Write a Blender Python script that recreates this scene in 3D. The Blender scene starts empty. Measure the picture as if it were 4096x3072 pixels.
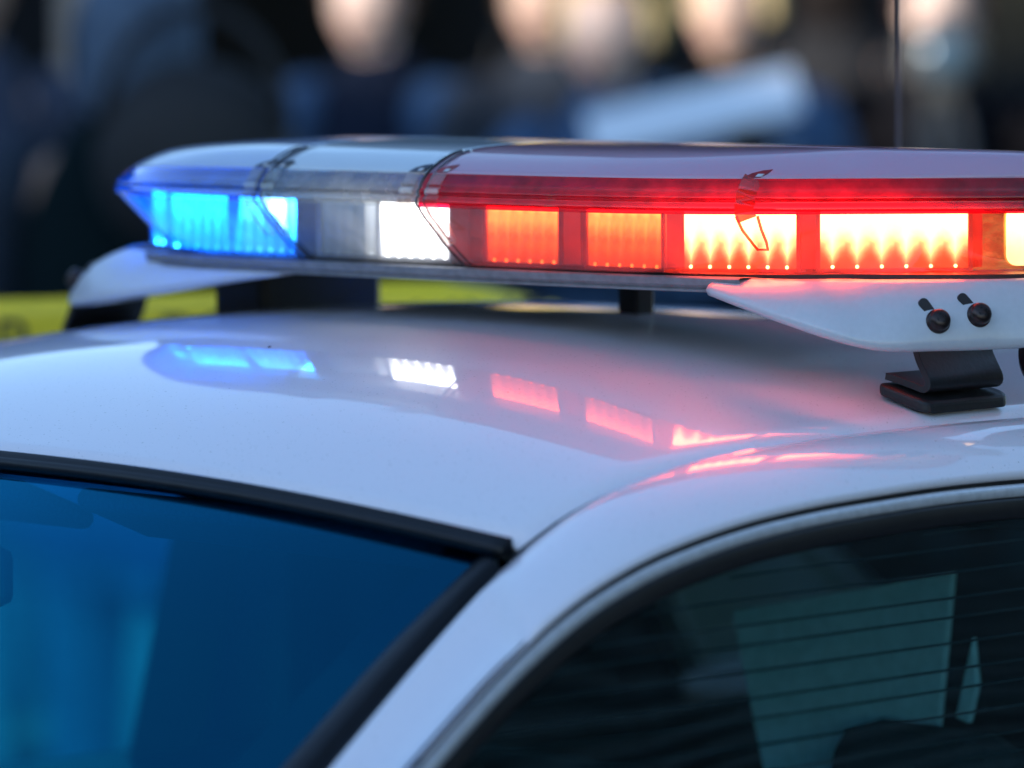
import bpy, bmesh, math, random
from mathutils import Vector, Matrix
random.seed(7)
R = math.radians
scene = bpy.context.scene
COL = scene.collection

# ------------------------------------------------------------------ camera
cam_d = bpy.data.cameras.new('camera')
cam = bpy.data.objects.new('camera', cam_d)
COL.objects.link(cam)
cam.location = (3.84, -3.82, 1.87)
cam.rotation_euler = (R(90 - 4.6), 0, R(45))
cam_d.sensor_width = 36
cam_d.lens = 200
cam_d.clip_start = 0.1
cam_d.clip_end = 2000
cam_d.dof.use_dof = True
cam_d.dof.focus_distance = 5.06
cam_d.dof.aperture_fstop = 2.8
scene.camera = cam

# ------------------------------------------------------------------ sky, sun, exposure
SUN_EL, SUN_AZ = 14.0, 180.0          # the low sun stands ahead of the car (-y)
world = bpy.data.worlds.new('World')
scene.world = world
world.use_nodes = True
wn = world.node_tree
sky = wn.nodes.new('ShaderNodeTexSky')
sky.sky_type = 'NISHITA'
sky.sun_disc = False
sky.sun_elevation = R(SUN_EL)
sky.sun_rotation = R(SUN_AZ)
sky.air_density = 1.0
sky.dust_density = 0.2
sky.ozone_density = 2.6
wn.links.new(sky.outputs[0], wn.nodes['Background'].inputs[0])
wn.nodes['Background'].inputs[1].default_value = 0.15
sun_d = bpy.data.lights.new('sun', 'SUN')
sun = bpy.data.objects.new('sun', sun_d)
COL.objects.link(sun)
sun.rotation_euler = (R(90 - SUN_EL), 0, 0)     # shines towards +y
sun_d.energy = 3.4
sun_d.angle = R(0.5)
sun_d.color = (1.0, 0.89, 0.76)
scene.view_settings.view_transform = 'Standard'
scene.view_settings.look = 'None'
scene.view_settings.exposure = 1.5
scene.view_settings.gamma = 1
scene.view_settings.use_curve_mapping = False
cy = scene.cycles
cy.use_denoising = True
cy.max_bounces = 10
cy.transparent_max_bounces = 24
cy.sample_clamp_indirect = 8.0
cy.caustics_reflective = True

XC = -0.033      # the car's centre line
XB = 0.008       # the light bar's centre line


# ------------------------------------------------------------------ helpers
def mat(name, color=(.5, .5, .5), rough=.5, metal=0, coat=0, spec=.5, coat_rough=.03):
    m = bpy.data.materials.new(name)
    m.use_nodes = True
    b = m.node_tree.nodes['Principled BSDF']
    b.inputs['Base Color'].default_value = (*color, 1)
    b.inputs['Roughness'].default_value = rough
    b.inputs['Metallic'].default_value = metal
    b.inputs['Coat Weight'].default_value = coat
    b.inputs['Coat Roughness'].default_value = coat_rough
    b.inputs['Specular IOR Level'].default_value = spec
    return m


def nd(m, t, **kw):
    n = m.node_tree.nodes.new(t)
    for k, v in kw.items():
        setattr(n, k, v)
    return n


def lk(m, a, b):
    m.node_tree.links.new(a, b)


def grain(m, scale=30, amount=.35, c2=None, detail=4, bump=0.0, coords='Object', rough_var=0.0):
    """colour variation, optional bump and roughness wear"""
    b = m.node_tree.nodes['Principled BSDF']
    tc = nd(m, 'ShaderNodeTexCoord')
    nz = nd(m, 'ShaderNodeTexNoise')
    nz.inputs['Scale'].default_value = scale
    nz.inputs['Detail'].default_value = detail
    lk(m, tc.outputs[coords], nz.inputs['Vector'])
    c1 = tuple(b.inputs['Base Color'].default_value)
    c2 = (*c2, 1) if c2 else tuple(x * (1 - amount) for x in c1[:3]) + (1,)
    rp = nd(m, 'ShaderNodeValToRGB')
    rp.color_ramp.elements[0].position = .35
    rp.color_ramp.elements[1].position = .65
    rp.color_ramp.elements[0].color = c2
    rp.color_ramp.elements[1].color = c1
    lk(m, nz.outputs[0], rp.inputs[0])
    lk(m, rp.outputs[0], b.inputs['Base Color'])
    if rough_var:
        mr = nd(m, 'ShaderNodeMapRange')
        r0 = b.inputs['Roughness'].default_value
        mr.inputs[3].default_value = max(0, r0 - rough_var)
        mr.inputs[4].default_value = min(1, r0 + rough_var)
        lk(m, nz.outputs[0], mr.inputs[0])
        lk(m, mr.outputs[0], b.inputs['Roughness'])
    if bump:
        bp = nd(m, 'ShaderNodeBump')
        bp.inputs['Strength'].default_value = bump
        bp.inputs['Distance'].default_value = .002
        lk(m, nz.outputs[0], bp.inputs['Height'])
        lk(m, bp.outputs[0], b.inputs['Normal'])
    return m


def mesh(name, verts, faces, m, parent=None, smooth=True, loc=None):
    me = bpy.data.meshes.new(name)
    me.from_pydata([tuple(v) for v in verts], [], faces)
    me.validate()
    if smooth:
        for p in me.polygons:
            p.use_smooth = True
    o = bpy.data.objects.new(name, me)
    COL.objects.link(o)
    if m:
        me.materials.append(m)
    if parent:
        o.parent = parent
    if loc:
        o.location = loc
    return o


def bmobj(name, bm, m, parent=None, smooth=False):
    me = bpy.data.meshes.new(name)
    bm.normal_update()
    bm.to_mesh(me)
    bm.free()
    if smooth:
        for p in me.polygons:
            p.use_smooth = True
    o = bpy.data.objects.new(name, me)
    COL.objects.link(o)
    me.materials.append(m)
    if parent:
        o.parent = parent
    return o


def grid(name, rows, m, parent=None, smooth=True, close_u=False, close_v=False):
    nr, nc = len(rows), len(rows[0])
    v = [p for r in rows for p in r]
    f = []
    for i in range(nr - (0 if close_u else 1)):
        for j in range(nc - (0 if close_v else 1)):
            a, b = i, (i + 1) % nr
            c, d = j, (j + 1) % nc
            f.append((a * nc + c, a * nc + d, b * nc + d, b * nc + c))
    return mesh(name, v, f, m, parent, smooth)


def thick(o, t, offset=-1):
    s = o.modifiers.new('thickness', 'SOLIDIFY')
    s.thickness = t
    s.offset = offset
    return o


def bevel(o, w=.003, seg=2):
    b = o.modifiers.new('edge', 'BEVEL')
    b.width = w
    b.segments = seg
    b.limit_method = 'ANGLE'
    return o


def box(name, lo, hi, m, parent=None, bev=.003, mtx=None):
    x0, y0, z0 = lo
    x1, y1, z1 = hi
    v = [Vector(p) for p in ((x0, y0, z0), (x1, y0, z0), (x1, y1, z0), (x0, y1, z0), (x0, y0, z1), (x1, y0, z1), (x1, y1, z1), (x0, y1, z1))]
    if mtx:
        v = [mtx @ p for p in v]
    f = [(0, 3, 2, 1), (4, 5, 6, 7), (0, 1, 5, 4), (1, 2, 6, 5), (2, 3, 7, 6), (3, 0, 4, 7)]
    o = mesh(name, v, f, m, parent, False)
    if bev:
        bevel(o, bev)
    return o


def prism(name, pts, z0, z1, m, parent=None, bev=.002, mtx=None):
    n = len(pts)
    v = [Vector((x, y, z0)) for x, y in pts] + [Vector((x, y, z1)) for x, y in pts]
    if mtx:
        v = [mtx @ p for p in v]
    f = [tuple(range(n - 1, -1, -1)), tuple(range(n, 2 * n))] + [(i, (i + 1) % n, n + (i + 1) % n, n + i) for i in range(n)]
    o = mesh(name, v, f, m, parent, False)
    if bev:
        bevel(o, bev)
    return o


def sweep(name, path, prof, m, parent=None, up=Vector((0, 0, 1)), ups=None, closed_prof=True, smooth=True):
    """prof: (side, up) offsets swept along path; side = tangent x up"""
    path = [Vector(p) for p in path]
    rows = []
    for i, p in enumerate(path):
        t = (path[min(i + 1, len(path) - 1)] - path[max(i - 1, 0)]).normalized()
        u = ups[i] if ups else up
        sd = t.cross(u).normalized()
        uu = sd.cross(t).normalized()
        rows.append([p + sd * a + uu * b for a, b in prof])
    o = grid(name, rows, m, parent, smooth, close_v=closed_prof)
    if closed_prof:
        n = len(prof)
        bm = bmesh.new()
        bm.from_mesh(o.data)
        bm.verts.ensure_lookup_table()
        bm.faces.new([bm.verts[k] for k in range(n)])
        L = len(path) - 1
        bm.faces.new([bm.verts[L * n + k] for k in range(n - 1, -1, -1)])
        bmesh.ops.recalc_face_normals(bm, faces=bm.faces)
        bm.to_mesh(o.data)
        bm.free()
    return o


def tube(name, path, r, m, parent=None, n=10):
    return sweep(name, path, [(r * math.cos(2 * math.pi * k / n), r * math.sin(2 * math.pi * k / n)) for k in range(n)], m, parent,
                 up=Vector((.31, .17, .93)))


def lathe(name, prof, m, parent=None, n=24, mtx=None):
    """prof: (r, z) from bottom to top, closed at both ends"""
    v, f = [], []
    for r, z in prof:
        for k in range(n):
            a = 2 * math.pi * k / n
            v.append(Vector((r * math.cos(a), r * math.sin(a), z)))
    for i in range(len(prof) - 1):
        for k in range(n):
            f.append((i * n + k, i * n + (k + 1) % n, (i + 1) * n + (k + 1) % n, (i + 1) * n + k))
    f.append(tuple(range(n - 1, -1, -1)))
    f.append(tuple((len(prof) - 1) * n + k for k in range(n)))
    if mtx:
        v = [mtx @ p for p in v]
    o = mesh(name, v, f, m, parent)
    bevel(o, .0008, 1)
    return o


def empty(name, loc=(0, 0, 0), rz=0):
    o = bpy.data.objects.new(name, None)
    o.empty_display_size = .1
    COL.objects.link(o)
    o.location = loc
    o.rotation_euler = (0, 0, rz)
    return o


def tag(o, label=None, cat=None, group=None, kind=None):
    for k, v in (('label', label), ('category', cat), ('group', group), ('kind', kind)):
        if v:
            o[k] = v
    return o


def lerp(tab, t):
    if t <= tab[0][0]:
        return tab[0][1]
    for (a, b), (c, d) in zip(tab, tab[1:]):
        if t <= c:
            return b + (d - b) * (t - a) / (c - a)
    return tab[-1][1]


def spline(tab, t):
    """smooth monotone-ish interpolation (Catmull-Rom on a table)"""
    n = len(tab)
    if t <= tab[0][0]:
        s = (tab[1][1] - tab[0][1]) / (tab[1][0] - tab[0][0])
        return tab[0][1] + s * (t - tab[0][0])
    if t >= tab[-1][0]:
        s = (tab[-1][1] - tab[-2][1]) / (tab[-1][0] - tab[-2][0])
        return tab[-1][1] + s * (t - tab[-1][0])
    for i in range(n - 1):
        if t <= tab[i + 1][0]:
            break

    def sl(k):
        a, b = tab[max(k - 1, 0)], tab[min(k + 1, n - 1)]
        return (b[1] - a[1]) / (b[0] - a[0])
    h = tab[i + 1][0] - tab[i][0]
    x = (t - tab[i][0]) / h
    return ((2 * x**3 - 3 * x**2 + 1) * tab[i][1] + (x**3 - 2 * x**2 + x) * h * sl(i) + (-2 * x**3 + 3 * x**2) * tab[i + 1][1] + (x**3 - x**2) * h * sl(i + 1))


def smooth_path(pts, n):
    """Catmull-Rom through 3-D points, n samples, evenly spaced by arc length"""
    P = [Vector(p) for p in pts]
    acc = [0]
    for a, b in zip(P, P[1:]):
        acc.append(acc[-1] + (b - a).length)
    tabs = [[(acc[i], P[i][k]) for i in range(len(P))] for k in range(3)]
    return [Vector([spline(tb, acc[-1] * i / (n - 1)) for tb in tabs]) for i in range(n)]


def mir(p):
    return Vector((2 * XC - p[0], p[1], p[2]))


# ------------------------------------------------------------------ materials
M_paint = mat('white_car_paint', (.81, .76, .80), .5, coat=1.0, spec=.25)
_b = M_paint.node_tree.nodes['Principled BSDF']
_tc = nd(M_paint, 'ShaderNodeTexCoord')
_n1 = nd(M_paint, 'ShaderNodeTexNoise')
_n1.inputs['Scale'].default_value = 260
_n1.inputs['Detail'].default_value = 2
lk(M_paint, _tc.outputs['Object'], _n1.inputs['Vector'])
_bp = nd(M_paint, 'ShaderNodeBump')
_bp.inputs['Strength'].default_value = .02
_bp.inputs['Distance'].default_value = .001
lk(M_paint, _n1.outputs[0], _bp.inputs['Height'])
lk(M_paint, _bp.outputs[0], _b.inputs['Coat Normal'])
# dust specks and faint grime
_n2 = nd(M_paint, 'ShaderNodeTexNoise')
_n2.inputs['Scale'].default_value = 420
_n2.inputs['Detail'].default_value = 1
lk(M_paint, _tc.outputs['Object'], _n2.inputs['Vector'])
_r2 = nd(M_paint, 'ShaderNodeValToRGB')
_r2.color_ramp.elements[0].position = .24
_r2.color_ramp.elements[0].color = (.40, .39, .38, 1)
_r2.color_ramp.elements[1].position = .295
_r2.color_ramp.elements[1].color = (.81, .76, .80, 1)
lk(M_paint, _n2.outputs[0], _r2.inputs[0])
lk(M_paint, _r2.outputs[0], _b.inputs['Base Color'])
_n3 = nd(M_paint, 'ShaderNodeTexNoise')
_n3.inputs['Scale'].default_value = 9
_n3.inputs['Detail'].default_value = 5
lk(M_paint, _tc.outputs['Object'], _n3.inputs['Vector'])
_m3 = nd(M_paint, 'ShaderNodeMapRange')
_m3.inputs[3].default_value = .0
_m3.inputs[4].default_value = .035
lk(M_paint, _n3.outputs[0], _m3.inputs[0])
lk(M_paint, _m3.outputs[0], _b.inputs['Coat Roughness'])

M_bracket = grain(mat('white_moulded_plastic', (.54, .55, .58), .35, coat=.35, coat_rough=.12), 180, .04, bump=.05)
M_rubber = grain(mat('black_rubber', (.012, .012, .014), .55), 120, .4, bump=.1)
M_black = grain(mat('black_powder_coat', (.010, .010, .013), .48), 200, .3, bump=.12)
M_seal = grain(mat('black_window_seal', (.008, .008, .010), .42), 90, .3)
M_trim = grain(mat('black_gloss_moulding', (.006, .008, .012), .36, spec=.3), 60, .3, rough_var=.08)
M_gap = mat('gap_shade_black', (.004, .004, .005), .8)  # flat black: the shade of gaps and recesses put into the colour
M_chrome = grain(mat('brushed_bright_strip', (.66, .66, .68), .34, .35), 140, .15, rough_var=.08)
M_alu = grain(mat('dull_grey_aluminium', (.27, .27, .29), .5, .3), 90, .25, rough_var=.12, bump=.1)
M_tray = grain(mat('dark_tray_plastic', (.03, .03, .035), .45), 60, .3)
M_mirror = grain(mat('scratched_reflector', (.62, .60, .58), .22, 1), 70, .35, rough_var=.15, bump=.25)
M_core = grain(mat('grey_inner_tray', (.22, .22, .23), .4, .2), 60, .3, rough_var=.1, bump=.1)
M_gold = grain(mat('gold_reflector', (.55, .36, .12), .22, 1), 60, .45, rough_var=.15, bump=.3)
M_screw = grain(mat('brown_painted_screw', (.045, .030, .028), .3, .6), 200, .3)
M_frit = mat('black_ceramic_border', (.006, .006, .007), .6, spec=.1)
M_slot = mat('dark_slot', (.018, .012, .012), .5)
M_cloth_int = grain(mat('dark_seat_cloth', (.02, .022, .026), .9), 300, .3, bump=.3)
M_liner = grain(mat('grey_headliner', (.26, .27, .28), .95), 300, .2)
M_plastic_int = grain(mat('dark_cabin_plastic', (.07, .075, .08), .6), 80, .2)
M_pale_int = grain(mat('pale_cabin_plastic', (.62, .68, .70), .55), 80, .15)
M_tyre = grain(mat('tyre_rubber', (.015, .015, .015), .8), 60, .3)
M_rim = grain(mat('steel_rim', (.35, .35, .36), .4, 1), 40, .2)
M_bumper = grain(mat('grey_bumper', (.08, .08, .085), .6), 60, .2)


def thin_glass(name, tint, refl=1.0, rough=.0, haze=0.0, haze_col=None, ior=1.5, ripple=0.0):
    """a thin sheet: tinted transmission under a Fresnel reflection, with optional tinted scatter"""
    m = bpy.data.materials.new(name)
    m.use_nodes = True
    nt = m.node_tree
    for n in list(nt.nodes):
        if n.type != 'OUTPUT_MATERIAL':
            nt.nodes.remove(n)
    out = [n for n in nt.nodes if n.type == 'OUTPUT_MATERIAL'][0]
    tr = nd(m, 'ShaderNodeBsdfTransparent')
    tr.inputs[0].default_value = (*tint, 1)
    base = tr
    if haze:
        hz = nd(m, 'ShaderNodeBsdfTranslucent')
        hz.inputs[0].default_value = (*(haze_col or tint), 1)
        df = nd(m, 'ShaderNodeBsdfDiffuse')
        df.inputs[0].default_value = (*(haze_col or tint), 1)
        mh = nd(m, 'ShaderNodeMixShader')
        mh.inputs[0].default_value = .18
        lk(m, hz.outputs[0], mh.inputs[1])
        lk(m, df.outputs[0], mh.inputs[2])
        tc = nd(m, 'ShaderNodeTexCoord')
        nz = nd(m, 'ShaderNodeTexNoise')
        nz.inputs['Scale'].default_value = 45
        nz.inputs['Detail'].default_value = 6
        lk(m, tc.outputs['Object'], nz.inputs['Vector'])
        mr = nd(m, 'ShaderNodeMapRange')
        mr.inputs[1].default_value = .3
        mr.inputs[2].default_value = .7
        mr.inputs[3].default_value = haze * .6
        mr.inputs[4].default_value = min(1, haze * 1.4)
        lk(m, nz.outputs[0], mr.inputs[0])
        mx = nd(m, 'ShaderNodeMixShader')
        lk(m, mr.outputs[0], mx.inputs[0])
        lk(m, tr.outputs[0], mx.inputs[1])
        lk(m, mh.outputs[0], mx.inputs[2])
        base = mx
    gl = nd(m, 'ShaderNodeBsdfGlossy')
    gl.inputs['Roughness'].default_value = rough
    gl.inputs[0].default_value = (*refl, 1) if isinstance(refl, tuple) else (refl, refl, refl, 1)
    # Schlick on |cos|, the same from both faces of the sheet
    ge = nd(m, 'ShaderNodeNewGeometry')
    dt = nd(m, 'ShaderNodeVectorMath', operation='DOT_PRODUCT')
    lk(m, ge.outputs['Normal'], dt.inputs[0])
    lk(m, ge.outputs['Incoming'], dt.inputs[1])
    ab = nd(m, 'ShaderNodeMath', operation='ABSOLUTE')
    lk(m, dt.outputs['Value'], ab.inputs[0])
    om = nd(m, 'ShaderNodeMath', operation='SUBTRACT')
    om.inputs[0].default_value = 1
    lk(m, ab.outputs[0], om.inputs[1])
    pw = nd(m, 'ShaderNodeMath', operation='POWER')
    pw.inputs[1].default_value = 5
    lk(m, om.outputs[0], pw.inputs[0])
    f0 = ((ior - 1) / (ior + 1))**2 * 1.8
    fr = nd(m, 'ShaderNodeMath', operation='MULTIPLY_ADD', use_clamp=True)
    fr.inputs[1].default_value = 1 - f0
    fr.inputs[2].default_value = f0
    lk(m, pw.outputs[0], fr.inputs[0])
    if ripple:
        tc2 = nd(m, 'ShaderNodeTexCoord')
        n2 = nd(m, 'ShaderNodeTexNoise')
        n2.inputs['Scale'].default_value = 5
        n2.inputs['Detail'].default_value = 0
        lk(m, tc2.outputs['Object'], n2.inputs['Vector'])
        bpn = nd(m, 'ShaderNodeBump')
        bpn.inputs['Strength'].default_value = ripple
        bpn.inputs['Distance'].default_value = .01
        lk(m, n2.outputs[0], bpn.inputs['Height'])
        lk(m, bpn.outputs[0], gl.inputs['Normal'])
    m2 = nd(m, 'ShaderNodeMixShader')
    lk(m, fr.outputs[0], m2.inputs[0])
    lk(m, base.outputs[0], m2.inputs[1])
    lk(m, gl.outputs[0], m2.inputs[2])
    lk(m, m2.outputs[0], out.inputs[0])
    return m


M_windshield = thin_glass('tinted_windscreen', (.03, .66, .95), (.03, .56, 1.0), ior=1.85)
_g = M_windshield.node_tree
_trn = [n for n in _g.nodes if n.type == 'BSDF_TRANSPARENT'][0]
_gtc = nd(M_windshield, 'ShaderNodeUVMap')
_gsp = nd(M_windshield, 'ShaderNodeSeparateXYZ')
lk(M_windshield, _gtc.outputs[0], _gsp.inputs[0])
_grp = nd(M_windshield, 'ShaderNodeValToRGB')      # tint runs darker along the top of the glass
_grp.color_ramp.elements[0].position = .13
_grp.color_ramp.elements[0].color = (.01, .30, .58, 1)
_grp.color_ramp.elements[1].position = .24
_grp.color_ramp.elements[1].color = (.05, .92, 1.0, 1)
lk(M_windshield, _gsp.outputs[1], _grp.inputs[0])
lk(M_windshield, _grp.outputs[0], _trn.inputs[0])
M_sideglass = thin_glass('tinted_side_glass', (.48, .84, .88), 1.0, ior=1.62, ripple=.05)
M_rearglass = thin_glass('dark_film_glass', (.02, .035, .04), 1.0, ior=1.45)
M_lens_clear = thin_glass('clear_lens', (.93, .94, .95), 1.0, .03, .14, (.9, .9, .9))
M_lens_low_red = thin_glass('clear_lens_red_haze', (.95, .84, .82), 1.0, .03, .20, (.85, .22, .18))  # clear lens, red haze put in so it glows like the lamps
M_lens_low_blue = thin_glass('blue_lens_low', (.15, .48, .98), 1.0, .03, .60, (.06, .40, .98))  # blue haze put in so the lamps' glow runs together
M_lens_red = thin_glass('red_lens', (.60, .006, .035), 1.0, .04, .42, (.70, .008, .05), ior=1.32)
M_lens_blue = thin_glass('blue_lens', (.10, .32, .92), 1.8, .05, .20, (.03, .27, .85), ior=1.6)
M_lens_band = thin_glass('clear_ridged_lens', (.80, .82, .80), 1.3, .05, .35, (.55, .58, .56))


def cover_mat(name, white, tint, k):
    m = mat(name, white, .40, coat=1.0, coat_rough=.05)
    b = m.node_tree.nodes['Principled BSDF']
    out = [n for n in m.node_tree.nodes if n.type == 'OUTPUT_MATERIAL'][0]
    tl = nd(m, 'ShaderNodeBsdfTranslucent')
    tl.inputs[0].default_value = (*tint, 1)
    mx = nd(m, 'ShaderNodeMixShader')
    mx.inputs[0].default_value = k
    lk(m, b.outputs[0], mx.inputs[1])
    lk(m, tl.outputs[0], mx.inputs[2])
    lk(m, mx.outputs[0], out.inputs[0])
    tc = nd(m, 'ShaderNodeTexCoord')
    nz = nd(m, 'ShaderNodeTexNoise')
    nz.inputs['Scale'].default_value = 420
    nz.inputs['Detail'].default_value = 3
    lk(m, tc.outputs['Object'], nz.inputs['Vector'])
    bp = nd(m, 'ShaderNodeBump')
    bp.inputs['Strength'].default_value = .08
    bp.inputs['Distance'].default_value = .001
    lk(m, nz.outputs[0], bp.inputs['Height'])
    lk(m, bp.outputs[0], b.inputs['Normal'])
    lk(m, bp.outputs[0], b.inputs['Coat Normal'])
    return m


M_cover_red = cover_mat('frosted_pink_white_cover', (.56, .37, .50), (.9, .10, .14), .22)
M_cover_clear = cover_mat('frosted_white_cover', (.62, .70, .76), (.8, .8, .8), .12)
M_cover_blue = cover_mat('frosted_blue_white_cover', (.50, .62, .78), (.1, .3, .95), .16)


def lamp_mat(name, col, low, high, line=.36, amp=.30, soft=9.0, rough=1.2, nscale=60):
    """emission of one lamp cell; local x -0.5..0.5 across, local z 0..1 up: the flute's beam is a tooth of light"""
    m = bpy.data.materials.new(name)
    m.use_nodes = True
    nt = m.node_tree
    for n in list(nt.nodes):
        if n.type != 'OUTPUT_MATERIAL':
            nt.nodes.remove(n)
    out = [n for n in nt.nodes if n.type == 'OUTPUT_MATERIAL'][0]
    uv = nd(m, 'ShaderNodeUVMap')
    sp = nd(m, 'ShaderNodeSeparateXYZ')
    lk(m, uv.outputs[0], sp.inputs[0])

    def mth(op, a, b=None, c=None):
        n = nd(m, 'ShaderNodeMath', operation=op)
        for i, x in enumerate((a, b, c)):
            if x is None:
                continue
            if isinstance(x, (int, float)):
                n.inputs[i].default_value = x
            else:
                lk(m, x, n.inputs[i])
        return n.outputs[0]
    # tooth line: low in the middle of the cell, high at its sides
    dx = mth('ABSOLUTE', mth('SUBTRACT', sp.outputs[0], .5))
    ln = mth('ADD', line - amp * .5, mth('MULTIPLY', mth('SUBTRACT', 1.0, mth('POWER', mth('SUBTRACT', 1.0, mth('MULTIPLY', dx, 2)), 1.6)), amp))
    nz = nd(m, 'ShaderNodeTexNoise')
    nz.inputs['Scale'].default_value = nscale
    tc = nd(m, 'ShaderNodeTexCoord')
    lk(m, tc.outputs['Object'], nz.inputs['Vector'])
    e = mth('MULTIPLY', mth('SUBTRACT', sp.outputs[1], ln), soft)
    e = mth('ADD', e, mth('MULTIPLY', mth('SUBTRACT', nz.outputs[0], .5), rough))
    sg = mth('DIVIDE', 1.0, mth('ADD', 1.0, mth('POWER', 2.718, mth('MULTIPLY', e, -1.0))))
    # the very top of the optic is a little dimmer
    st = mth('MULTIPLY_ADD', mth('POWER', sg, 1.5), high - low, low)
    em = nd(m, 'ShaderNodeEmission')
    em.inputs[0].default_value = (*col, 1)
    lk(m, st, em.inputs[1])
    lk(m, em.outputs[0], out.inputs[0])
    return m


RED = (1, .098, .036)
M_led_red_hot = lamp_mat('red_led_optic_bright', RED, .34, 18, rough=3.0)
M_led_red_dim = lamp_mat('red_led_optic_dim', (1, .075, .014), .34, 6.5, .64, .16, 4.5, 3.0, 60)
M_led_red_off = lamp_mat('red_led_optic_rear', RED, .3, 2.0)
M_led_blue = lamp_mat('blue_led_optic', (.018, .30, 1), .8, 13, .50, .35, 5)
M_led_white = lamp_mat('white_led_optic', (.95, .97, 1), .5, 3.2, .3, .3, 6)
M_panel_glow_half = lamp_mat('panel_glow_half', (.80, .90, 1), .10, .55, .5, .4, 3)
M_led_blue_hot = lamp_mat('blue_led_optic_hot', (.15, .45, 1), .8, 9, .55, .3, 5)
M_panel_glow_dim = lamp_mat('panel_glow_dim', (.42, .66, 1), .04, .13, .5, .5, 3)
M_led_amber = lamp_mat('alley_lamp_optic', (1, .60, .24), 1.2, 3.0, .3, .3, 6)
M_glow_wing_red = lamp_mat('red_glow_wing', (1, .035, .030), .10, .22, .5, .2, 3)
M_glow_wing_blue = lamp_mat('blue_glow_wing', (.01, .22, 1), .10, .26, .5, .2, 3)
M_house_red = grain(mat('red_module_housing', (.32, .03, .03), .35, coat=.5), 60, .5)
M_house_blue = grain(mat('blue_module_housing', (.03, .10, .35), .35, coat=.5), 60, .5)
M_house_grey = grain(mat('grey_module_housing', (.35, .36, .38), .35, coat=.5), 60, .4)

# ------------------------------------------------------------------ the setting
M_asphalt = grain(mat('asphalt', (.06, .06, .062), .85), 6, .35, detail=8, bump=.5)
M_concrete = grain(mat('pale_concrete', (.38, .37, .35), .85), 3, .25, detail=8, bump=.3)


def sheet(name, x0, x1, y0, y1, z, m):
    o = mesh(name, [(x0, y0, z), (x1, y0, z), (x1, y1, z), (x0, y1, z)], [(0, 1, 2, 3)], m, None, False)
    return tag(o, kind='structure')


sheet('ground', -400, 400, -400, 400, -.02, M_asphalt)
sheet('road', -4.0, 8.0, -200, 200, -.012, M_asphalt)
pv = box('pavement', (-14.9, -200, -.1), (-4.1, 200, .13), M_concrete, None, .02)
tag(pv, kind='structure')
kb = box('kerb', (-4.095, -200, -.1), (-3.95, 200, .14), M_concrete, None, .02)
tag(kb, kind='structure')

# low shop front across the pavement, behind everybody
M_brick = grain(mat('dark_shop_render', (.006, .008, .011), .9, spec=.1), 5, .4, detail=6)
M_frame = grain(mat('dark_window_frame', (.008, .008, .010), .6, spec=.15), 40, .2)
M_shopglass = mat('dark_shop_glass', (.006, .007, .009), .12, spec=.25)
bld = empty('shop_building', (-15, 10, 0))
tag(bld, 'low dark rendered shop front with black windows behind the people', 'building')
wall_rects = [(-30, 5.3, 0, .45), (-30, 5.3, 2.6, 5.2)]
for i in range(9):
    y0 = -30 + i * 4.0
    wall_rects.append((y0 - .3, y0 + .3, .45, 2.6))
wall_rects.append((5.0, 5.3, .45, 2.6))
bmw = bmesh.new()


def bm_box(bm, lo, hi):
    vs = [bm.verts.new(p) for p in ((lo[0], lo[1], lo[2]), (hi[0], lo[1], lo[2]), (hi[0], hi[1], lo[2]), (lo[0], hi[1], lo[2]),
                                   (lo[0], lo[1], hi[2]), (hi[0], lo[1], hi[2]), (hi[0], hi[1], hi[2]), (lo[0], hi[1], hi[2]))]
    for f in ((0, 3, 2, 1), (4, 5, 6, 7), (0, 1, 5, 4), (1, 2, 6, 5), (2, 3, 7, 6), (3, 0, 4, 7)):
        bm.faces.new([vs[k] for k in f])


for (a, b, c, d) in wall_rects:
    bm_box(bmw, (-.4, a, c), (0, b, d))
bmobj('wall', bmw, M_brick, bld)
box('roof', (-12, -30.2, 5.203), (.15, 5.28, 5.35), M_frame, bld, .02)
win0 = None
for i in range(8):
    y0 = -30 + i * 4.0 + .3
    bmf = bmesh.new()
    for lo, hi in (((-.2, 0, .45), (-.08, .07, 2.6)), ((-.2, 3.33, .45), (-.08, 3.4, 2.6)), ((-.19, .07, .45), (-.09, 3.33, .53)), ((-.19, .07, 2.52), (-.09, 3.33, 2.6)),
                   ((-.18, 1.66, .53), (-.1, 1.74, 2.52))):
        bm_box(bmf, lo, hi)
    if win0 is None:
        win0 = bmobj('window', bmf, M_frame, bld)
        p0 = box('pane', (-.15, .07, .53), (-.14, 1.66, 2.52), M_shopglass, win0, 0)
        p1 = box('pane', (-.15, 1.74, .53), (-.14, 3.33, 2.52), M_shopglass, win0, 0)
        win0.location.y = y0
    else:
        bmf.free()
        w = win0.copy()
        COL.objects.link(w)
        w.parent = bld
        w.location.y = y0
        for p in (p0, p1):
            q = p.copy()
            COL.objects.link(q)
            q.parent = w

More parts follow.
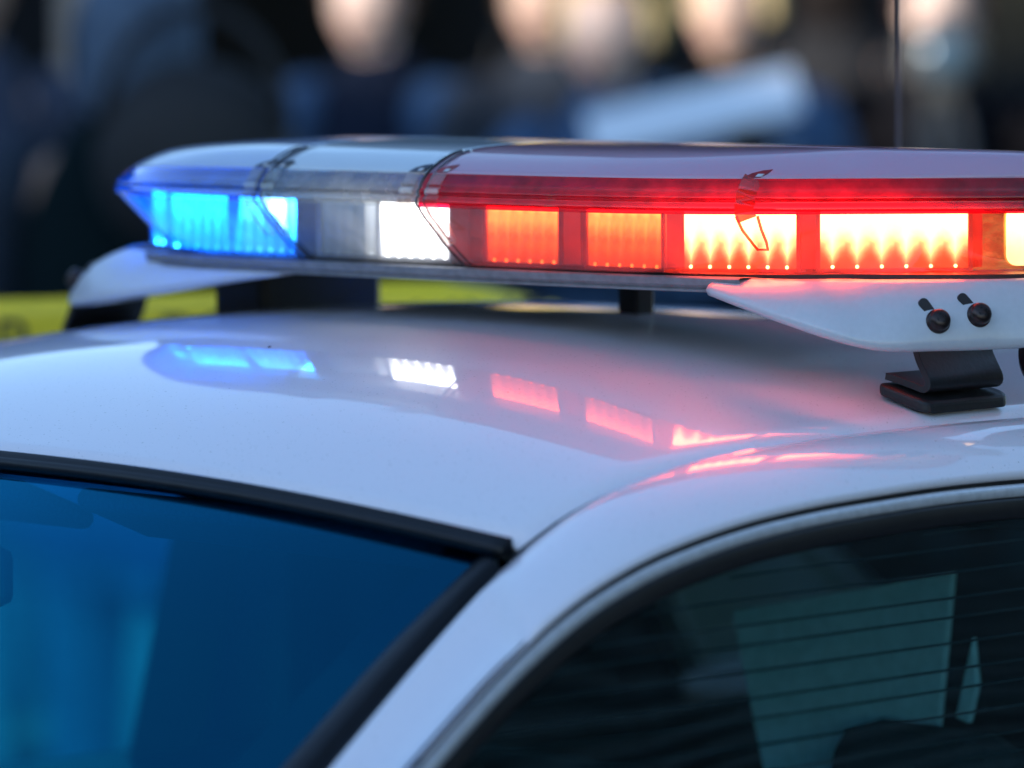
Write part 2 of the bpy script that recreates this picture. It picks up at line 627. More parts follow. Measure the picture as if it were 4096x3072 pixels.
tb = empty('reflection_block', (-15, 37, 0))  # tall block added so the car's roof reflects something dark
tag(tb, 'tall dark block beside the shop front, added to darken the car roof reflection', 'building')
bmw = bmesh.new()
for k in range(5):
    z0 = k * 2.9
    bm_box(bmw, (-3.2, -21.5, z0), (.2, 25, z0 + 1.1))
    for j in range(10):
        y0 = -21.5 + j * 4.65
        bm_box(bmw, (-3.2, y0, z0 + 1.1), (.2, y0 + 2.6 if j < 9 else 25, z0 + 2.9))
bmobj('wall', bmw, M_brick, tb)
box('roof', (-3.4, -21.7, 14.503), (.35, 25.2, 14.75), M_frame, tb, .02)
for k in range(5):
    for j in range(9):
        y0 = -21.5 + j * 4.65 + 2.6
        bmf = bmesh.new()
        for lo, hi in (((-.1, 0, 0), (.02, .07, 1.8)), ((-.1, 1.98, 0), (.02, 2.05, 1.8)), ((-.09, .07, 0), (.01, 1.98, .07)), ((-.09, .07, 1.73), (.01, 1.98, 1.8))):
            bm_box(bmf, lo, hi)
        w = bmobj('window', bmf, M_frame, tb)
        w.location = (0, y0, k * 2.9 + 1.1)
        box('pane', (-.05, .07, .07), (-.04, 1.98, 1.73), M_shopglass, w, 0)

# unseen house added ahead of the car to keep the low sun off it
M_stucco = grain(mat('grey_render', (.30, .29, .28), .85), 3, .2, detail=6)
eb = empty('sun_block_house', (0, -27, 0))
tag(eb, 'unseen grey flat-roofed house added ahead of the car to block the sun', 'building')
bmw = bmesh.new()
HE = 9.15
xs_ = [-18 + 3.0 * i for i in range(13)]
for x in xs_:
    bm_box(bmw, (x - .8, -4, 0), (x + .8, 1, HE - .3))
for x in xs_[:-1]:
    for z0, z1 in ((0, .9), (2.4, 3.6), (4.9, 6.3), (7.7, HE - .3)):
        bm_box(bmw, (x + .8, -4, z0), (x + 2.2, 1, z1))
bmobj('wall', bmw, M_stucco, eb)
box('roof', (-19.1, -4.2, HE - .297), (19.1, 1.15, HE), M_frame, eb, .02)
wn0 = None
for x in xs_[:-1]:
    for z0, z1 in ((.9, 2.4), (3.6, 4.9), (6.3, 7.7)):
        h = z1 - z0
        bmf = bmesh.new()
        for lo, hi in (((0, .8, 0), (.07, .92, h)), ((1.33, .8, 0), (1.4, .92, h)), ((.07, .81, 0), (1.33, .91, .07)), ((.07, .81, h - .07), (1.33, .91, h))):
            bm_box(bmf, lo, hi)
        w = bmobj('window', bmf, M_frame, eb)
        w.location = (x + .8, 0, z0)
        box('pane', (.07, .85, .07), (1.33, .86, h - .07), M_shopglass, w, 0)

# unseen boarded house added on the driver's side for its reflection in the door glass
M_board = grain(mat('grey_green_board', (.06, .11, .12), .7), 2, .3, detail=6)
sb = empty('reflected_house', (10.0, 16, 0))
tag(sb, 'unseen grey green weatherboarded house added on the driver side for the glass reflection', 'building')
bmw = bmesh.new()
bm_box(bmw, (.1, -15, 0), (8, 16, 11.6))
bmobj('wall', bmw, M_gap, sb)
board0 = None
for k in range(44):
    if k in (14, 29):
        continue
    z = .1 + k * .26
    if board0 is None:
        board0 = mesh('board', [(.06, -15.1, 0), (0, -15.1, .0), (.05, -15.1, .205), (.09, -15.1, .205), (.06, 16.1, 0), (0, 16.1, 0), (.05, 16.1, .205), (.09, 16.1, .205)],
                      [(0, 1, 2, 3), (7, 6, 5, 4), (1, 0, 4, 5), (2, 1, 5, 6), (3, 2, 6, 7), (0, 3, 7, 4)], M_board, sb, False)
        b = board0
    else:
        b = board0.copy()
        COL.objects.link(b)
    b.parent = sb
    b.location = (0, 0, z)
box('roof', (-.5, -15.5, 11.6), (8.4, 16.5, 11.9), M_frame, sb, .02)

# ------------------------------------------------------------------ the police car
car = empty('police_car', (XC, 0, 0))
tag(car, 'white police car with tinted windows and a lit light bar on its roof', 'car')


def cpart(o, parent=None):
    """parent to the car, keeping the shape where it was built (built in scene coordinates)"""
    p = parent or car
    o.parent = p
    if p is car:
        o.location = (-XC, 0, 0)
    return o


# roof: centre profile, gutter profile
ZC = [(-.66, 1.380), (-.60, 1.4055), (-.5, 1.438), (-.4, 1.463), (-.3, 1.481), (-.15, 1.497), (0, 1.5025), (.2, 1.498), (.5, 1.474), (.75, 1.437), (.95, 1.39)]
ZD = [(-.62, 1.325), (-.5745, 1.3464), (-.5159, 1.3734), (-.4792, 1.3880), (-.426, 1.4045), (-.3447, 1.4195), (-.2613, 1.428), (-.1757, 1.4317), (-.0582, 1.4338), (.0729, 1.4335), (.3, 1.43), (.6, 1.405), (.95, 1.345)]
XD = [(-.62, .585), (-.5745, .5808), (-.5159, .5758), (-.426, .5785), (-.2613, .583), (-.0582, .588), (.1, .59), (.6, .588), (.95, .575)]


def roof_z(s, y):
    a = abs(s)
    z = spline(ZD, y) + (spline(ZC, y) - spline(ZD, y)) * (1 - a**2.3)
    if a > .94:
        z -= .016 * ((a - .94) / .06)**2.2
    return z


def header_y(s):
    return -.600 + .065 * s * s


def roof_pt(s, t, dz=0):
    y0, y1 = header_y(s), .88 - .07 * s * s
    y = y0 + (y1 - y0) * t
    return Vector((XC + s * (spline(XD, y) - XC), y, roof_z(s, y) + dz))


SS = [-1 + 2 * i / 60 for i in range(61)]
ss2 = sorted(set([round(s, 4) for s in SS] + [-.995, -.99, -.985, -.978, -.97, -.962, -.955, -.945, .945, .955, .962, .97, .978, .985, .99, .995]))
TT = [i / 60 for i in range(61)]
roof = cpart(thick(grid('roof', [[roof_pt(s, t) for s in ss2] for t in TT], M_paint), .0015))
cpart(grid('headliner', [[roof_pt(s, t, -.03) for s in [x * .97 for x in SS[::3]]] for t in TT[1:-1:3]], M_liner))

# upper side frame: gutter line U and window line L (driver's side), built on both sides
U_pts = [(.668, -1.15, .985), (.640, -.99, 1.083), (.6213, -.880, 1.152), (.6069, -.7764, 1.2203), (.5947, -.6817, 1.2827), (.587, -.6227, 1.3192), (.5808, -.5745, 1.3464), (.5754, -.5159, 1.3734),
         (.5765, -.4792, 1.3900), (.5782, -.426, 1.4060), (.5806, -.3447, 1.4209), (.583, -.2613, 1.428), (.5853, -.1757, 1.4317), (.5884, -.0582, 1.4338), (.59, .0729, 1.4335), (.59, .3, 1.43), (.588, .6, 1.405),
         (.577, .85, 1.362), (.60, 1.1, 1.22), (.64, 1.42, 1.01)]
L_pts = [(.735, -1.17, .982), (.722, -.98, 1.104), (.7037, -.7871, 1.2247), (.6964, -.7049, 1.2762), (.6919, -.6493, 1.3068), (.6874, -.5926, 1.3326), (.6828, -.5349, 1.3514), (.6789, -.4768, 1.3651), (.6747, -.3896, 1.3789),
         (.6704, -.2998, 1.3865), (.667, -.2087, 1.3902), (.6648, -.1164, 1.3923), (.6623, -.0138, 1.3914), (.661, .3, 1.385), (.665, .6, 1.36), (.674, .80, 1.305), (.70, .98, 1.18), (.74, 1.14, .985)]
NP = 150
U = smooth_path(U_pts, NP)
L = smooth_path(L_pts, NP)


def tangents(P):
    return [(P[min(i + 1, len(P) - 1)] - P[max(i - 1, 0)]).normalized() for i in range(len(P))]


def side(flip, name, rows, m, parent=None, **kw):
    r = [[mir(p) if flip else p for p in row] for row in rows]
    if flip:
        r = [row[::-1] for row in r]
    return cpart(grid(name, r, m, None, **kw), parent)


tL = tangents(L)
N_side = Vector((.95, 0, .31)).normalized()
W = []          # direction from the window line into the window
for t in tL:
    w = t.cross(N_side).normalized()
    if w.z > 0 and abs(w.z) > abs(w.y) or (w.dot(Vector((0, .05, -1))) < 0):
        w = -w
    W.append(w)
frame_rows = [[] for _ in range(12)]
for i in range(NP):
    a, b = U[i], L[i]
    mid = (a + b) / 2
    tt = tL[i]
    nrm = (b - a).cross(tt).normalized()
    if nrm.x < 0:
        nrm = -nrm
    c = mid + nrm * .017
    for k in range(12):
        x = k / 11
        p = a * (1 - x)**2 + c * (2 * x * (1 - x)) + b * x * x
        frame_rows[k].append(p)
# returns: the frame's edges roll in towards gutter and window
frame_rows.insert(0, [p + Vector((-.003, 0, -.020)) for p in U])
frame_rows.insert(1, [p + Vector((-.0012, 0, -.0025)) for p in U])
frame_rows.append([L[i] + W[i] * .001 - N_side * .008 for i in range(NP)])


def band(flip, name, o0, o1, d0, d1, bulge, m, parent=None, n=5, edge=.004):
    rows = [[L[i] + W[i] * o0 + N_side * (d0 - edge) for i in range(NP)]]
    for k in range(n + 1):
        x = k / n
        rows.append([L[i] + W[i] * (o0 + (o1 - o0) * x) + N_side * (d0 + (d1 - d0) * x + bulge * 4 * x * (1 - x)) for i in range(NP)])
    rows.append([L[i] + W[i] * o1 + N_side * (d1 - edge) for i in range(NP)])
    return side(flip, name, rows, m, parent)


def ditch(flip):
    rows = [[], [], []]
    for i in range(NP):
        if U[i].y < -.56 or U[i].y > .86:
            continue
        w = lerp([(-.55, .0105), (-.47, .0065), (-.36, .0045), (.0, .0036), (.9, .0034)], U[i].y)
        for k, x in enumerate((0, .5, 1)):
            rows[k].append(U[i] + Vector((-.0012 - w * x, 0, -.0026 - .0012 * (1 - abs(2 * x - 1)))))
    side(flip, 'roof_seam', rows, M_gap)  # black strip laid along the gutter crease to darken it


BELT = .955
for flip in (False, True):
    fr = side(flip, 'side_frame', frame_rows, M_paint)
    ditch(flip)
    band(flip, 'window_gap', -.002, .0065, -.007, -.007, 0, M_gap, edge=.0)
    band(flip, 'bright_strip', .0055, .0165, -.002, -.003, .0022, M_chrome, edge=.006)
    band(flip, 'window_seal', .0165, .0345, -.004, -.010, .002, M_seal, edge=.006)
    # glass: from the seal down to the belt, front door and rear door
    for front in (True, False):
        idx = [i for i in range(NP) if (L[i].y <= .315) == front]
        rows = []
        for k in range(13):
            x = k / 12
            row = []
            for i in idx:
                top = L[i] + W[i] * .033 - N_side * .0105
                if top.z < BELT:
                    top = Vector((top.x, top.y, BELT))
                z = top.z + (BELT - top.z) * x
                xb = top.x + (top.z - z) * .30 + .012 * math.sin(math.pi * min(1, (top.z - z) / .43))
                row.append(Vector((xb, top.y, z)))
            rows.append(row)
        side(flip, 'side_window', rows, M_sideglass if front else M_rearglass)
    if not flip:
        # thin dark horizontal strips added just inside the driver's glass
        scr = empty('window_strips', (.66, -.3, 1.0))
        scr.parent = car
        scr.location = (.66 - XC, -.3, 1.0)
        fr_idx = [i for i in range(NP) if L[i].y <= .30]
        for q in range(22):
            z = .972 + q * .0192 + .002 * math.sin(q * 2.1)
            run = []
            for i in fr_idx:
                top = L[i] + W[i] * .034 - N_side * .0105
                if top.z <= z + .002:
                    continue
                lean = .0045 * math.exp(-max(0, (top.z - z)) / .02)      # the ends sag towards the seal
                xb = top.x + (top.z - z) * .30 + .012 * math.sin(math.pi * min(1, (top.z - z) / .43)) - .007
                run.append(Vector((xb, top.y, z - lean)))
            if len(run) < 6:
                continue
            run = run[::2]
            sl_ = sweep('thin_strip', run, [(-.0006, -.0010), (.0006, -.0010), (.0006, .0010), (-.0006, .0010)], M_gap, None, smooth=False)
            sl_.parent = scr
            sl_.location = (-.66, .3, -1.0)
    # B pillar behind the glass
    bpil = [Vector((.655 - .0, y, z)) for y, z in ((.27, 1.37), (.36, 1.37))]
    rows = [[Vector((.640 + (1.37 - z) * .29, y, z)) for y in (.25, .36)] for z in (1.375, 1.25, 1.1, .95)]
    side(flip, 'centre_pillar', rows, M_plastic_int)

# windscreen
TOPC, BOTC = Vector((XC, -.612, 1.3985)), Vector((XC, -1.40, .985))
EDT, EDB = Vector((.5339, -.5638, 1.3435)), Vector((.614, -1.150, .983))


def header_pt(s):
    y = header_y(s)
    a = abs(s)
    return Vector((XC + s * (spline(XD, y) - XC), y - .002, spline(ZD, y) + (spline(ZC, y) - spline(ZD, y)) * (1 - a**2.3)))


def screen_pt(s, t):
    a = abs(s)**2.2
    top = header_pt(s * .935) + Vector((0, -.001, -.0085 - .003 * a))
    bot = Vector((XC + s * (EDB.x - XC), BOTC.y + (EDB.y - BOTC.y) * a, BOTC.z))
    return top.lerp(bot, t) + Vector((0, -.25, .97)) * (.020 * 4 * t * (1 - t) * (1 - a))


_ws = cpart(grid('windscreen', [[screen_pt(s, t) for s in [x * 1.02 for x in SS]] for t in [i / 30 for i in range(31)]], M_windshield))
for flip in (False, True):
    rows = []
    for t in [i / 24 for i in range(25)]:
        rows.append([screen_pt(sx, t) + Vector((0, .006, -.0045)) for sx in (1.0, .97, .935, .925 - .02 * t)])
    side(flip, 'glass_border', rows, M_frit)
_uv = _ws.data.uv_layers.new(name='UVMap')
for _lp in _ws.data.loops:
    _vi = _lp.vertex_index
    _uv.data[_lp.index].uv = ((_vi % len(SS)) / (len(SS) - 1), (_vi // len(SS)) / 30)
# header moulding: two ribs, along the roof's front edge
hp = [header_pt(s) for s in [-.975 + 1.95 * i / 80 for i in range(81)]]
prof = [(.0005, .0015), (.001, .0045), (.004, .0062), (.0075, .0048), (.009, .0032), (.0115, .0042), (.015, .003), (.0175, -.001), (.0165, -.006), (.002, -.006)]
tH = tangents(hp)
ups = [Vector((0, -.42, .9)) for _ in hp]
cpart(sweep('header_moulding', hp, [(a, b) for a, b in prof], M_trim, None, ups=ups))
for flip in (False, True):
    T_pts = [(.5339 + .004, -.5598 + .004, 1.347), (.541, -.6614, 1.2838), (.556, -.7822, 1.2094), (.578, -.96, 1.099), (.605, -1.145, .985)]
    # black moulding and recess between screen and pillar
    Tp = smooth_path(T_pts, 60)
    Up = smooth_path([(.5792, -.5600, 1.3525)] + [(p[0], p[1], p[2]) for p in (U_pts[6], U_pts[5], U_pts[4], U_pts[3], U_pts[2], U_pts[1], U_pts[0])], 60)
    rows = []
    for x, d in ((-.12, -.006), (-.12, .004), (0, .0075), (.14, .0085), (.3, .0075), (.45, .005), (.55, .003), (.58, -.004), (.66, -.006), (.86, -.006), (1.0, -.008)):
        rows.append([a + (b - a) * x + Vector((.25, -.45, .85)) * d for a, b in zip(Tp, Up)])
    side(flip, 'pillar_moulding', rows, M_trim)

# rear window
rw_rows = []
for t in [i / 10 for i in range(11)]:
    row = []
    for s in SS[::3]:
        a = abs(s)**2.2
        top = roof_pt(s * .96, 1.0)
        bot = Vector((XC + s * .60, 1.50 - .12 * a, 1.02))
        row.append(top.lerp(bot, t))
    rw_rows.append(row)
cpart(grid('rear_window', rw_rows, M_rearglass))
for flip in (False, True):
    rows = [[p for p in (U[NP - 1 - i] for i in range(0, 30))], [Vector((U[NP - 1 - i].x - .03, U[NP - 1 - i].y + .005, U[NP - 1 - i].z - .01)) for i in range(0, 30)]]
    side(flip, 'rear_pillar_edge', rows, M_paint)

# lower body
def body_section(y, hw, ztop, zbot=.28):
    """half outline from top edge to sill, driver's side"""
    return [Vector((XC + hw * .92, y, ztop)), Vector((XC + hw * .975, y, ztop - .04)), Vector((XC + hw, y, ztop - .22)), Vector((XC + hw * .995, y, .55)), Vector((XC + hw * .95, y, .34)), Vector((XC + hw * .88, y, zbot))]


stations = [(-2.72, .80, .70), (-2.62, .86, .80), (-2.3, .91, .86), (-1.9, .93, .91), (-1.4, .94, .955), (-1.15, .94, .958), (-.5, .945, .958), (.3, .945, .958), (1.1, .94, .962), (1.5, .935, .975), (1.9, .92, .97), (2.2, .89, .95), (2.32, .83, .86)]
for flip in (False, True):
    side(flip, 'body_side', [body_section(*s) for s in stations], M_paint)
    rows = [[Vector((XC + .70, y, .95)), Vector((XC + .72, y, .75)), Vector((XC + .72, y, .35))] for y in (-1.1, 0, 1.2)]
    side(flip, 'door_lining', rows, M_plastic_int)
    rows = [[Vector((XC + .70, y, .953)), Vector((XC + .80, y, .962)), Vector((XC + .87, y, .957))] for y in (-1.15, -.5, .3, 1.1, 1.45)]
    side(flip, 'window_ledge', rows, M_seal)


def cross(y, hw, z, crown):
    return [Vector((XC + hw * .92 * s, y, z + crown * (1 - s * s))) for s in [i / 10 - 1 for i in range(21)]]


cpart(grid('bonnet', [cross(-2.62, .86, .80, .03), cross(-2.3, .91, .86, .045), cross(-1.9, .93, .91, .05), cross(-1.42, .94, .955, .035)], M_paint))
cpart(grid('cowl', [cross(-1.42, .94, .953, .033), cross(-1.12, .94, .953, .03)], M_black))
cpart(grid('boot_lid', [cross(1.42, .935, .972, .05), cross(1.9, .92, .97, .035), cross(2.2, .89, .95, .02), cross(2.32, .83, .86, .0)], M_paint))
cpart(box('front_bumper', (XC - .86, -2.82, .30), (XC + .86, -2.58, .70), M_bumper, None, .05))
cpart(box('rear_bumper', (XC - .86, 2.22, .30), (XC + .86, 2.42, .72), M_bumper, None, .05))
cpart(box('grille', (XC - .5, -2.76, .70), (XC + .5, -2.64, .79), M_black, None, .01))
cpart(box('cabin_floor', (XC - .8, -1.2, .30), (XC + .8, 1.4, .34), M_plastic_int, None, .01))
cpart(box('underbody', (XC - .78, -2.5, .22), (XC + .78, 2.2, .28), M_bumper, None, .01))
for xs in (-1, 1):
    for yy in (-1.75, 1.35):
        mt = Matrix.Translation((XC + xs * .82, yy, .33)) @ Matrix.Rotation(R(90), 4, 'Y')
        wh = cpart(lathe('wheel', [(.18, -.11), (.31, -.11), (.33, -.08), (.33, .08), (.31, .11), (.18, .11)], M_tyre, None, 32, mt))
        rm = lathe('rim', [(.05, -.112), (.17, -.115), (.19, -.09), (.19, .09), (.17, .115), (.05, .112)], M_rim, None, 24, mt)
        rm.parent = wh
for xs in (-1, 1):
    cpart(box('headlight', (XC + xs * .68 - .17, -2.735, .60), (XC + xs * .68 + .17, -2.60, .76), M_house_grey, None, .03))
    cpart(box('tail_light', (XC + xs * .70 - .13, 2.22, .72), (XC + xs * .70 + .13, 2.34, .88), M_house_red, None, .02))

# cabin
cpart(grid('dashboard', [[Vector((XC + s * .66, y, z)) for s in (-1, -.5, 0, .5, 1)] for y, z in ((-1.30, .965), (-1.0, .975), (-.86, .955), (-.78, .86), (-.76, .6))], M_plastic_int))
for xs in (-1, 1):
    seat = cpart(box('seat', (XC + xs * .36 - .25, -.42, .42), (XC + xs * .36 + .25, .06, .56), M_cloth_int, None, .05))
    mt = Matrix.Translation((XC + xs * .36, .10, .55)) @ Matrix.Rotation(R(-16), 4, 'X')
    b_ = box('backrest', (-.25, -.06, 0), (.25, .07, .43), M_cloth_int, seat, .05, mt)
    b_.location = (0, 0, 0)
    h_ = box('headrest', (-.105, -.04, .445), (.105, .06, .585 if xs > 0 else .50), M_cloth_int, seat, .04, mt)
    v_ = cpart(box('sun_visor', (-.225, -.010, -.098), (.225, .010, 0), M_liner, None, .009,
                   Matrix.Translation((XC + xs * .262, -.535, 1.372 - .006)) @ Matrix.Rotation(R(68), 4, 'X')))
cpart(box('rear_bench', (XC - .62, .62, .40), (XC + .62, 1.15, .58), M_cloth_int, None, .05))
cpart(box('rear_backrest', (-.62, -.07, 0), (.62, .07, .62), M_cloth_int, None, .05, Matrix.Translation((XC, 1.15, .52)) @ Matrix.Rotation(R(-20), 4, 'X')))
cpart(box('parcel_shelf', (XC - .6, 1.12, .98), (XC + .6, 1.48, 1.0), M_plastic_int, None, .005))
# partition behind the front seats: frame and added pale opaque panels
pt = cpart(box('partition_bar', (XC - .60, .30, 1.30), (XC + .60, .33, 1.34), M_black, None, .004))
cpart(box('partition_post', (XC - .62, .30, .9), (XC - .585, .33, 1.34), M_black, None, .004))
cpart(box('partition_post', (XC + .585, .30, .9), (XC + .62, .33, 1.34), M_black, None, .004))
cpart(box('partition_panel', (XC - .585, .31, .60), (XC + .585, .32, 1.02), M_black, None, .002))
cpart(prism('pale_panel', [(.095, .98), (.292, .99), (.322, 1.2555), (.0347, 1.194)], -.004, .004, M_pale_int, None, .002,
            Matrix.Translation((0, .296, 0)) @ Matrix.Rotation(R(90), 4, 'X')))
cpart(prism('pale_panel', [(.326, 1.116), (.343, 1.112), (.353, 1.150), (.347, 1.196)], -.004, .004, M_pale_int, None, .002,
            Matrix.Translation((0, .296, 0)) @ Matrix.Rotation(R(90), 4, 'X')))
sw = [Vector((XC + .36 + .185 * math.cos(a), -.66 + .07 * math.sin(a), .97 + .17 * math.sin(a))) for a in [2 * math.pi * k / 28 for k in range(29)]]
cpart(tube('steering_wheel', sw, .014, M_plastic_int))
cpart(box('rear_view_mirror', (XC - .082, -.66, 1.278), (XC + .078, -.635, 1.33), M_plastic_int, None, .01))

# whip aerial on the roof behind the bar
M_aerial = grain(mat('grey_aerial_rod', (.14, .11, .11), .4, .2), 40, .2)
aer = cpart(tube('aerial', [(.083, .484, 1.470), (.083, .485, 1.8), (.083, .487, 2.15)], .0020, M_aerial))
ab = lathe('aerial_base', [(.022, 0), (.020, .02), (.010, .045)], M_black, None, 16, Matrix.Translation((.083, .484, 1.466)))
ab.parent = aer

# ------------------------------------------------------------------ the light bar
bar = empty('light_bar', (XB, 0, 1.5))
bar.rotation_euler.y = R(-.60)
tag(bar, 'long roof light bar lit red, white and blue', 'light bar')


def bpart(o, parent=None):
    p = parent or bar
    o.parent = p
    if p is bar:
        o.location = (-XB, 0, -1.5)
    return o


# plan of the ridge (half, driver's side), from front centre to rear centre, relative to the bar's centre
half = [(0, -.180), (.10, -.180), (.20, -.178), (.29, -.170), (.37, -.146), (.44, -.100), (.50, -.043), (.545, .010), (.577, .060), (.590, .10), (.584, .135), (.56, .158), (.51, .170), (.40, .175), (.20, .177), (0, .177)]
plan = smooth_path([(x, y, 0) for x, y in half], 140)
far_half = plan
near = [(0, -.180), (.10, -.180), (.20, -.178), (.29, -.170), (.37, -.146), (.44, -.100), (.50, -.043), (.548, .006), (.592, .052), (.632, .100), (.648, .135), (.636, .163), (.60, .175), (.52, .178), (.40, .178), (.20, .177), (0, .177)]
plan = smooth_path([(x, y, 0) for x, y in near], 140)
plan = plan + [Vector((-p.x, p.y, 0)) for p in far_half[-2:0:-1]]
NPL = len(plan)


def plan_normals(P):
    out = []
    n = len(P)
    for i in range(n):
        t = (P[(i + 1) % n] - P[i - 1]).normalized()
        out.append(Vector((t.y, -t.x, 0)))
    return out


PN = plan_normals(plan)
if PN[0].y > 0:
    PN = [-p for p in PN]
ZR, ZB = 1.6155, 1.556


def droop(x):
    a = max(0, abs(x) - .25)
    return (-.030 if x < 0 else -.008) * a * a


def squash(x):
    a = max(0, min(1.1, (-x - .16) / .42))
    return 1 - .62 * a * a


def core_x(x):
    a = abs(x)
    return math.copysign(a if a < .33 else .33 + .12 * math.tanh((a - .33) / .12), x)


def inward(p, q, a):
    ln = (q - p).length
    d = a if a < .045 else .045 + (ln - .045) * min(1, (a - .045) / (.178 - .045))
    return p + (q - p).normalized() * d


FRONT = sorted([p for p in plan if p.y < .03], key=lambda p: p.x)


def surf(jx, along, inset, z, lift=0.0):
    """a point of the bar's front skin: 'along' metres beside the station jx, then inset and raised like the rings"""
    i = min(range(1, len(FRONT) - 1), key=lambda k: abs(FRONT[k].x - jx))
    t = (FRONT[i + 1] - FRONT[i - 1]).normalized()
    x = jx + along * t.x
    for a, b in zip(FRONT, FRONT[1:]):
        if b.x >= x:
            break
    p = a.lerp(b, (x - a.x) / max(1e-6, b.x - a.x))
    q = Vector((core_x(p.x), 0, 0))
    e = max(0, min(1, (-p.x - .32) / .17))
    w = inward(p, q, inset * (1 + (.25 * e * e if z > ZR + .003 else .22 * e)))
    n = (p - q).normalized()
    f = max(0, min(1, (z - 1.556) / .06))
    zz = z if z < ZR else ZR + (z - ZR) * squash(w.x)
    return Vector((XB + w.x, w.y, zz + droop(w.x) * f)) + n * lift


def ring(inset, z, grow=0.0):
    out = []
    for p in plan:
        q = Vector((core_x(p.x), 0, 0))
        e = max(0, min(1, (-p.x - .32) / .17))
        w = inward(p, q, inset * (1 + (.25 * e * e if z > ZR + .003 else .22 * e)) - grow)
        f = max(0, min(1, (z - 1.556) / .06))
        zz = z if z < ZR else ZR + (z - ZR) * squash(w.x)
        out.append(Vector((XB + w.x, w.y, zz + droop(w.x) * f)))
    return out


def section_idx(x0, x1, front_only=False):
    """indices (runs) of the plan whose bar-x lies in [x0, x1]"""
    return [i for i in range(NPL) if x0 - 1e-6 <= plan[i].x <= x1 + 1e-6]


J_L, J_R = -.142, .076        # joints clear / coloured, relative to the bar's centre
LOW = [(.001, ZR - .003), (.006, ZR - .010), (.020, ZR - .024), (.036, ZR - .040), (.051, ZR - .053), (.060, ZB), (.066, ZB - .001)]
# ridged band between the lower lens and the cover
BAND = [(.001, ZR - .004), (-.001, ZR - .002), (-.001, ZR + .004), (.0016, ZR + .0055), (.0016, ZR + .008), (.0005, ZR + .0095), (.001, ZR + .0125), (.0042, ZR + .014), (.0045, ZR + .017), (.0065, ZR + .0195), (.010, ZR + .024), (.0135, ZR + .0272)]
TOP = [(.0135, ZR + .0272), (.019, ZR + .0312), (.028, ZR + .0365), (.042, ZR + .0425), (.060, ZR + .0468), (.085, ZR + .0495), (.115, ZR + .0510), (.15, ZR + .0518), (.170, ZR + .052), (.1775, ZR + .052)]


def cut_ring(inset, z, x0, x1, grow, xs):
    """points of a ring at the bar-x stations of one section; front run then rear run handled by plan itself"""
    return None


def section(name, prof, x0, x1, m, grow=0.0, label=None, tk=.0):
    """one length of the bar's skin between joints x0 and x1 (relative to the bar's centre)"""
    rings = [ring(a, z, grow) for a, z in prof]
    runs = []
    if x0 < -.6 or x1 > .6:                 # an end section: one run round the end
        idx = [i for i in range(NPL) if (plan[i].x >= x0 and x0 > 0) or (plan[i].x <= x1 and x1 < 0)]
        if x0 > 0:
            runs.append(idx)
        else:
            runs.append(idx)
    else:
        fr = [i for i in range(NPL) if plan[i].y < 0 and x0 <= plan[i].x <= x1]
        fr.sort(key=lambda i: plan[i].x)
        re = [i for i in range(NPL) if plan[i].y > 0 and x0 <= plan[i].x <= x1]
        re.sort(key=lambda i: plan[i].x)
        runs += [fr, re]
    first = None
    for run in runs:
        verts, faces = [], []
        n = len(run)
        b0 = len(verts)
        for rg in rings:
            row = [rg[i].copy() for i in run]
            # cut square at the joint: move the outermost points onto the joint plane
            for k, jx in ((0, None), (-1, None)):
                p = row[k]
                tgt = None
                if x0 > -.6 and abs(plan[run[k]].x - x0) < .02:
                    tgt = x0
                if x1 < .6 and abs(plan[run[k]].x - x1) < .02:
                    tgt = x1
                if tgt is not None:
                    p.x = XB + tgt
            verts += row
        for r in range(len(rings) - 1):
            for k in range(n - 1):
                a = b0 + r * n + k
                faces.append((a, a + 1, a + n + 1, a + n))
        o = mesh(name, verts, faces, m)
        bm = bmesh.new()
        bm.from_mesh(o.data)
        bmesh.ops.recalc_face_normals(bm, faces=bm.faces)
        sm = sum((f.calc_center_median() - Vector((XB, 0, 1.6))).dot(f.normal) for f in bm.faces)
        if sm < 0:
            bmesh.ops.reverse_faces(bm, faces=bm.faces)
        bm.to_mesh(o.data)
        bm.free()
        if tk:
            thick(o, tk)
        if label:
            o['label'] = label
        bpart(o)


for nm, x0, x1, ml, mb, mt_, g, w in (('red', J_R, 1, M_lens_low_red, M_lens_red, M_cover_red, .0035, 'red'),
                                      ('clear', J_L, J_R, M_lens_clear, M_lens_band, M_cover_clear, 0, 'clear'),
                                      ('blue', -1, J_L, M_lens_low_blue, M_lens_blue, M_cover_blue, .002, 'blue')):
    section('lower_lens', LOW, x0, x1, ml, g, {'red': 'clear lower lens over the red lamps', 'clear': 'clear lower lens over the white lamp', 'blue': 'blue lower lens over the blue lamps'}[w])
    section('upper_lens', BAND, x0, x1, mb, g, {'red': 'ridged red upper lens', 'clear': 'ridged clear upper lens', 'blue': 'smooth blue upper lens'}[w])
    section('top_cover', TOP, x0, x1, mt_, g, {'red': 'pinkish white top cover', 'clear': 'white top cover between the red and blue ends', 'blue': 'bluish white top cover'}[w], tk=.002)
# seams at the joints: thin clear ribs following the section profile
M_seam = thin_glass('clear_seam', (.07, .06, .055), 1.2, .05, .12, (.3, .28, .26))
for jx, sgn in ((J_R, 1), (J_L, -1)):
    for dx, rr in ((-.003, .0014), (.007, .0011)):
        pth = [surf(jx + sgn * dx, 0, a, z, .0030) for a, z in LOW[::-1] + BAND[1:] + TOP[:5]]
        bpart(tube('seam', smooth_path(pth, 40), rr, M_seam, None, 8))

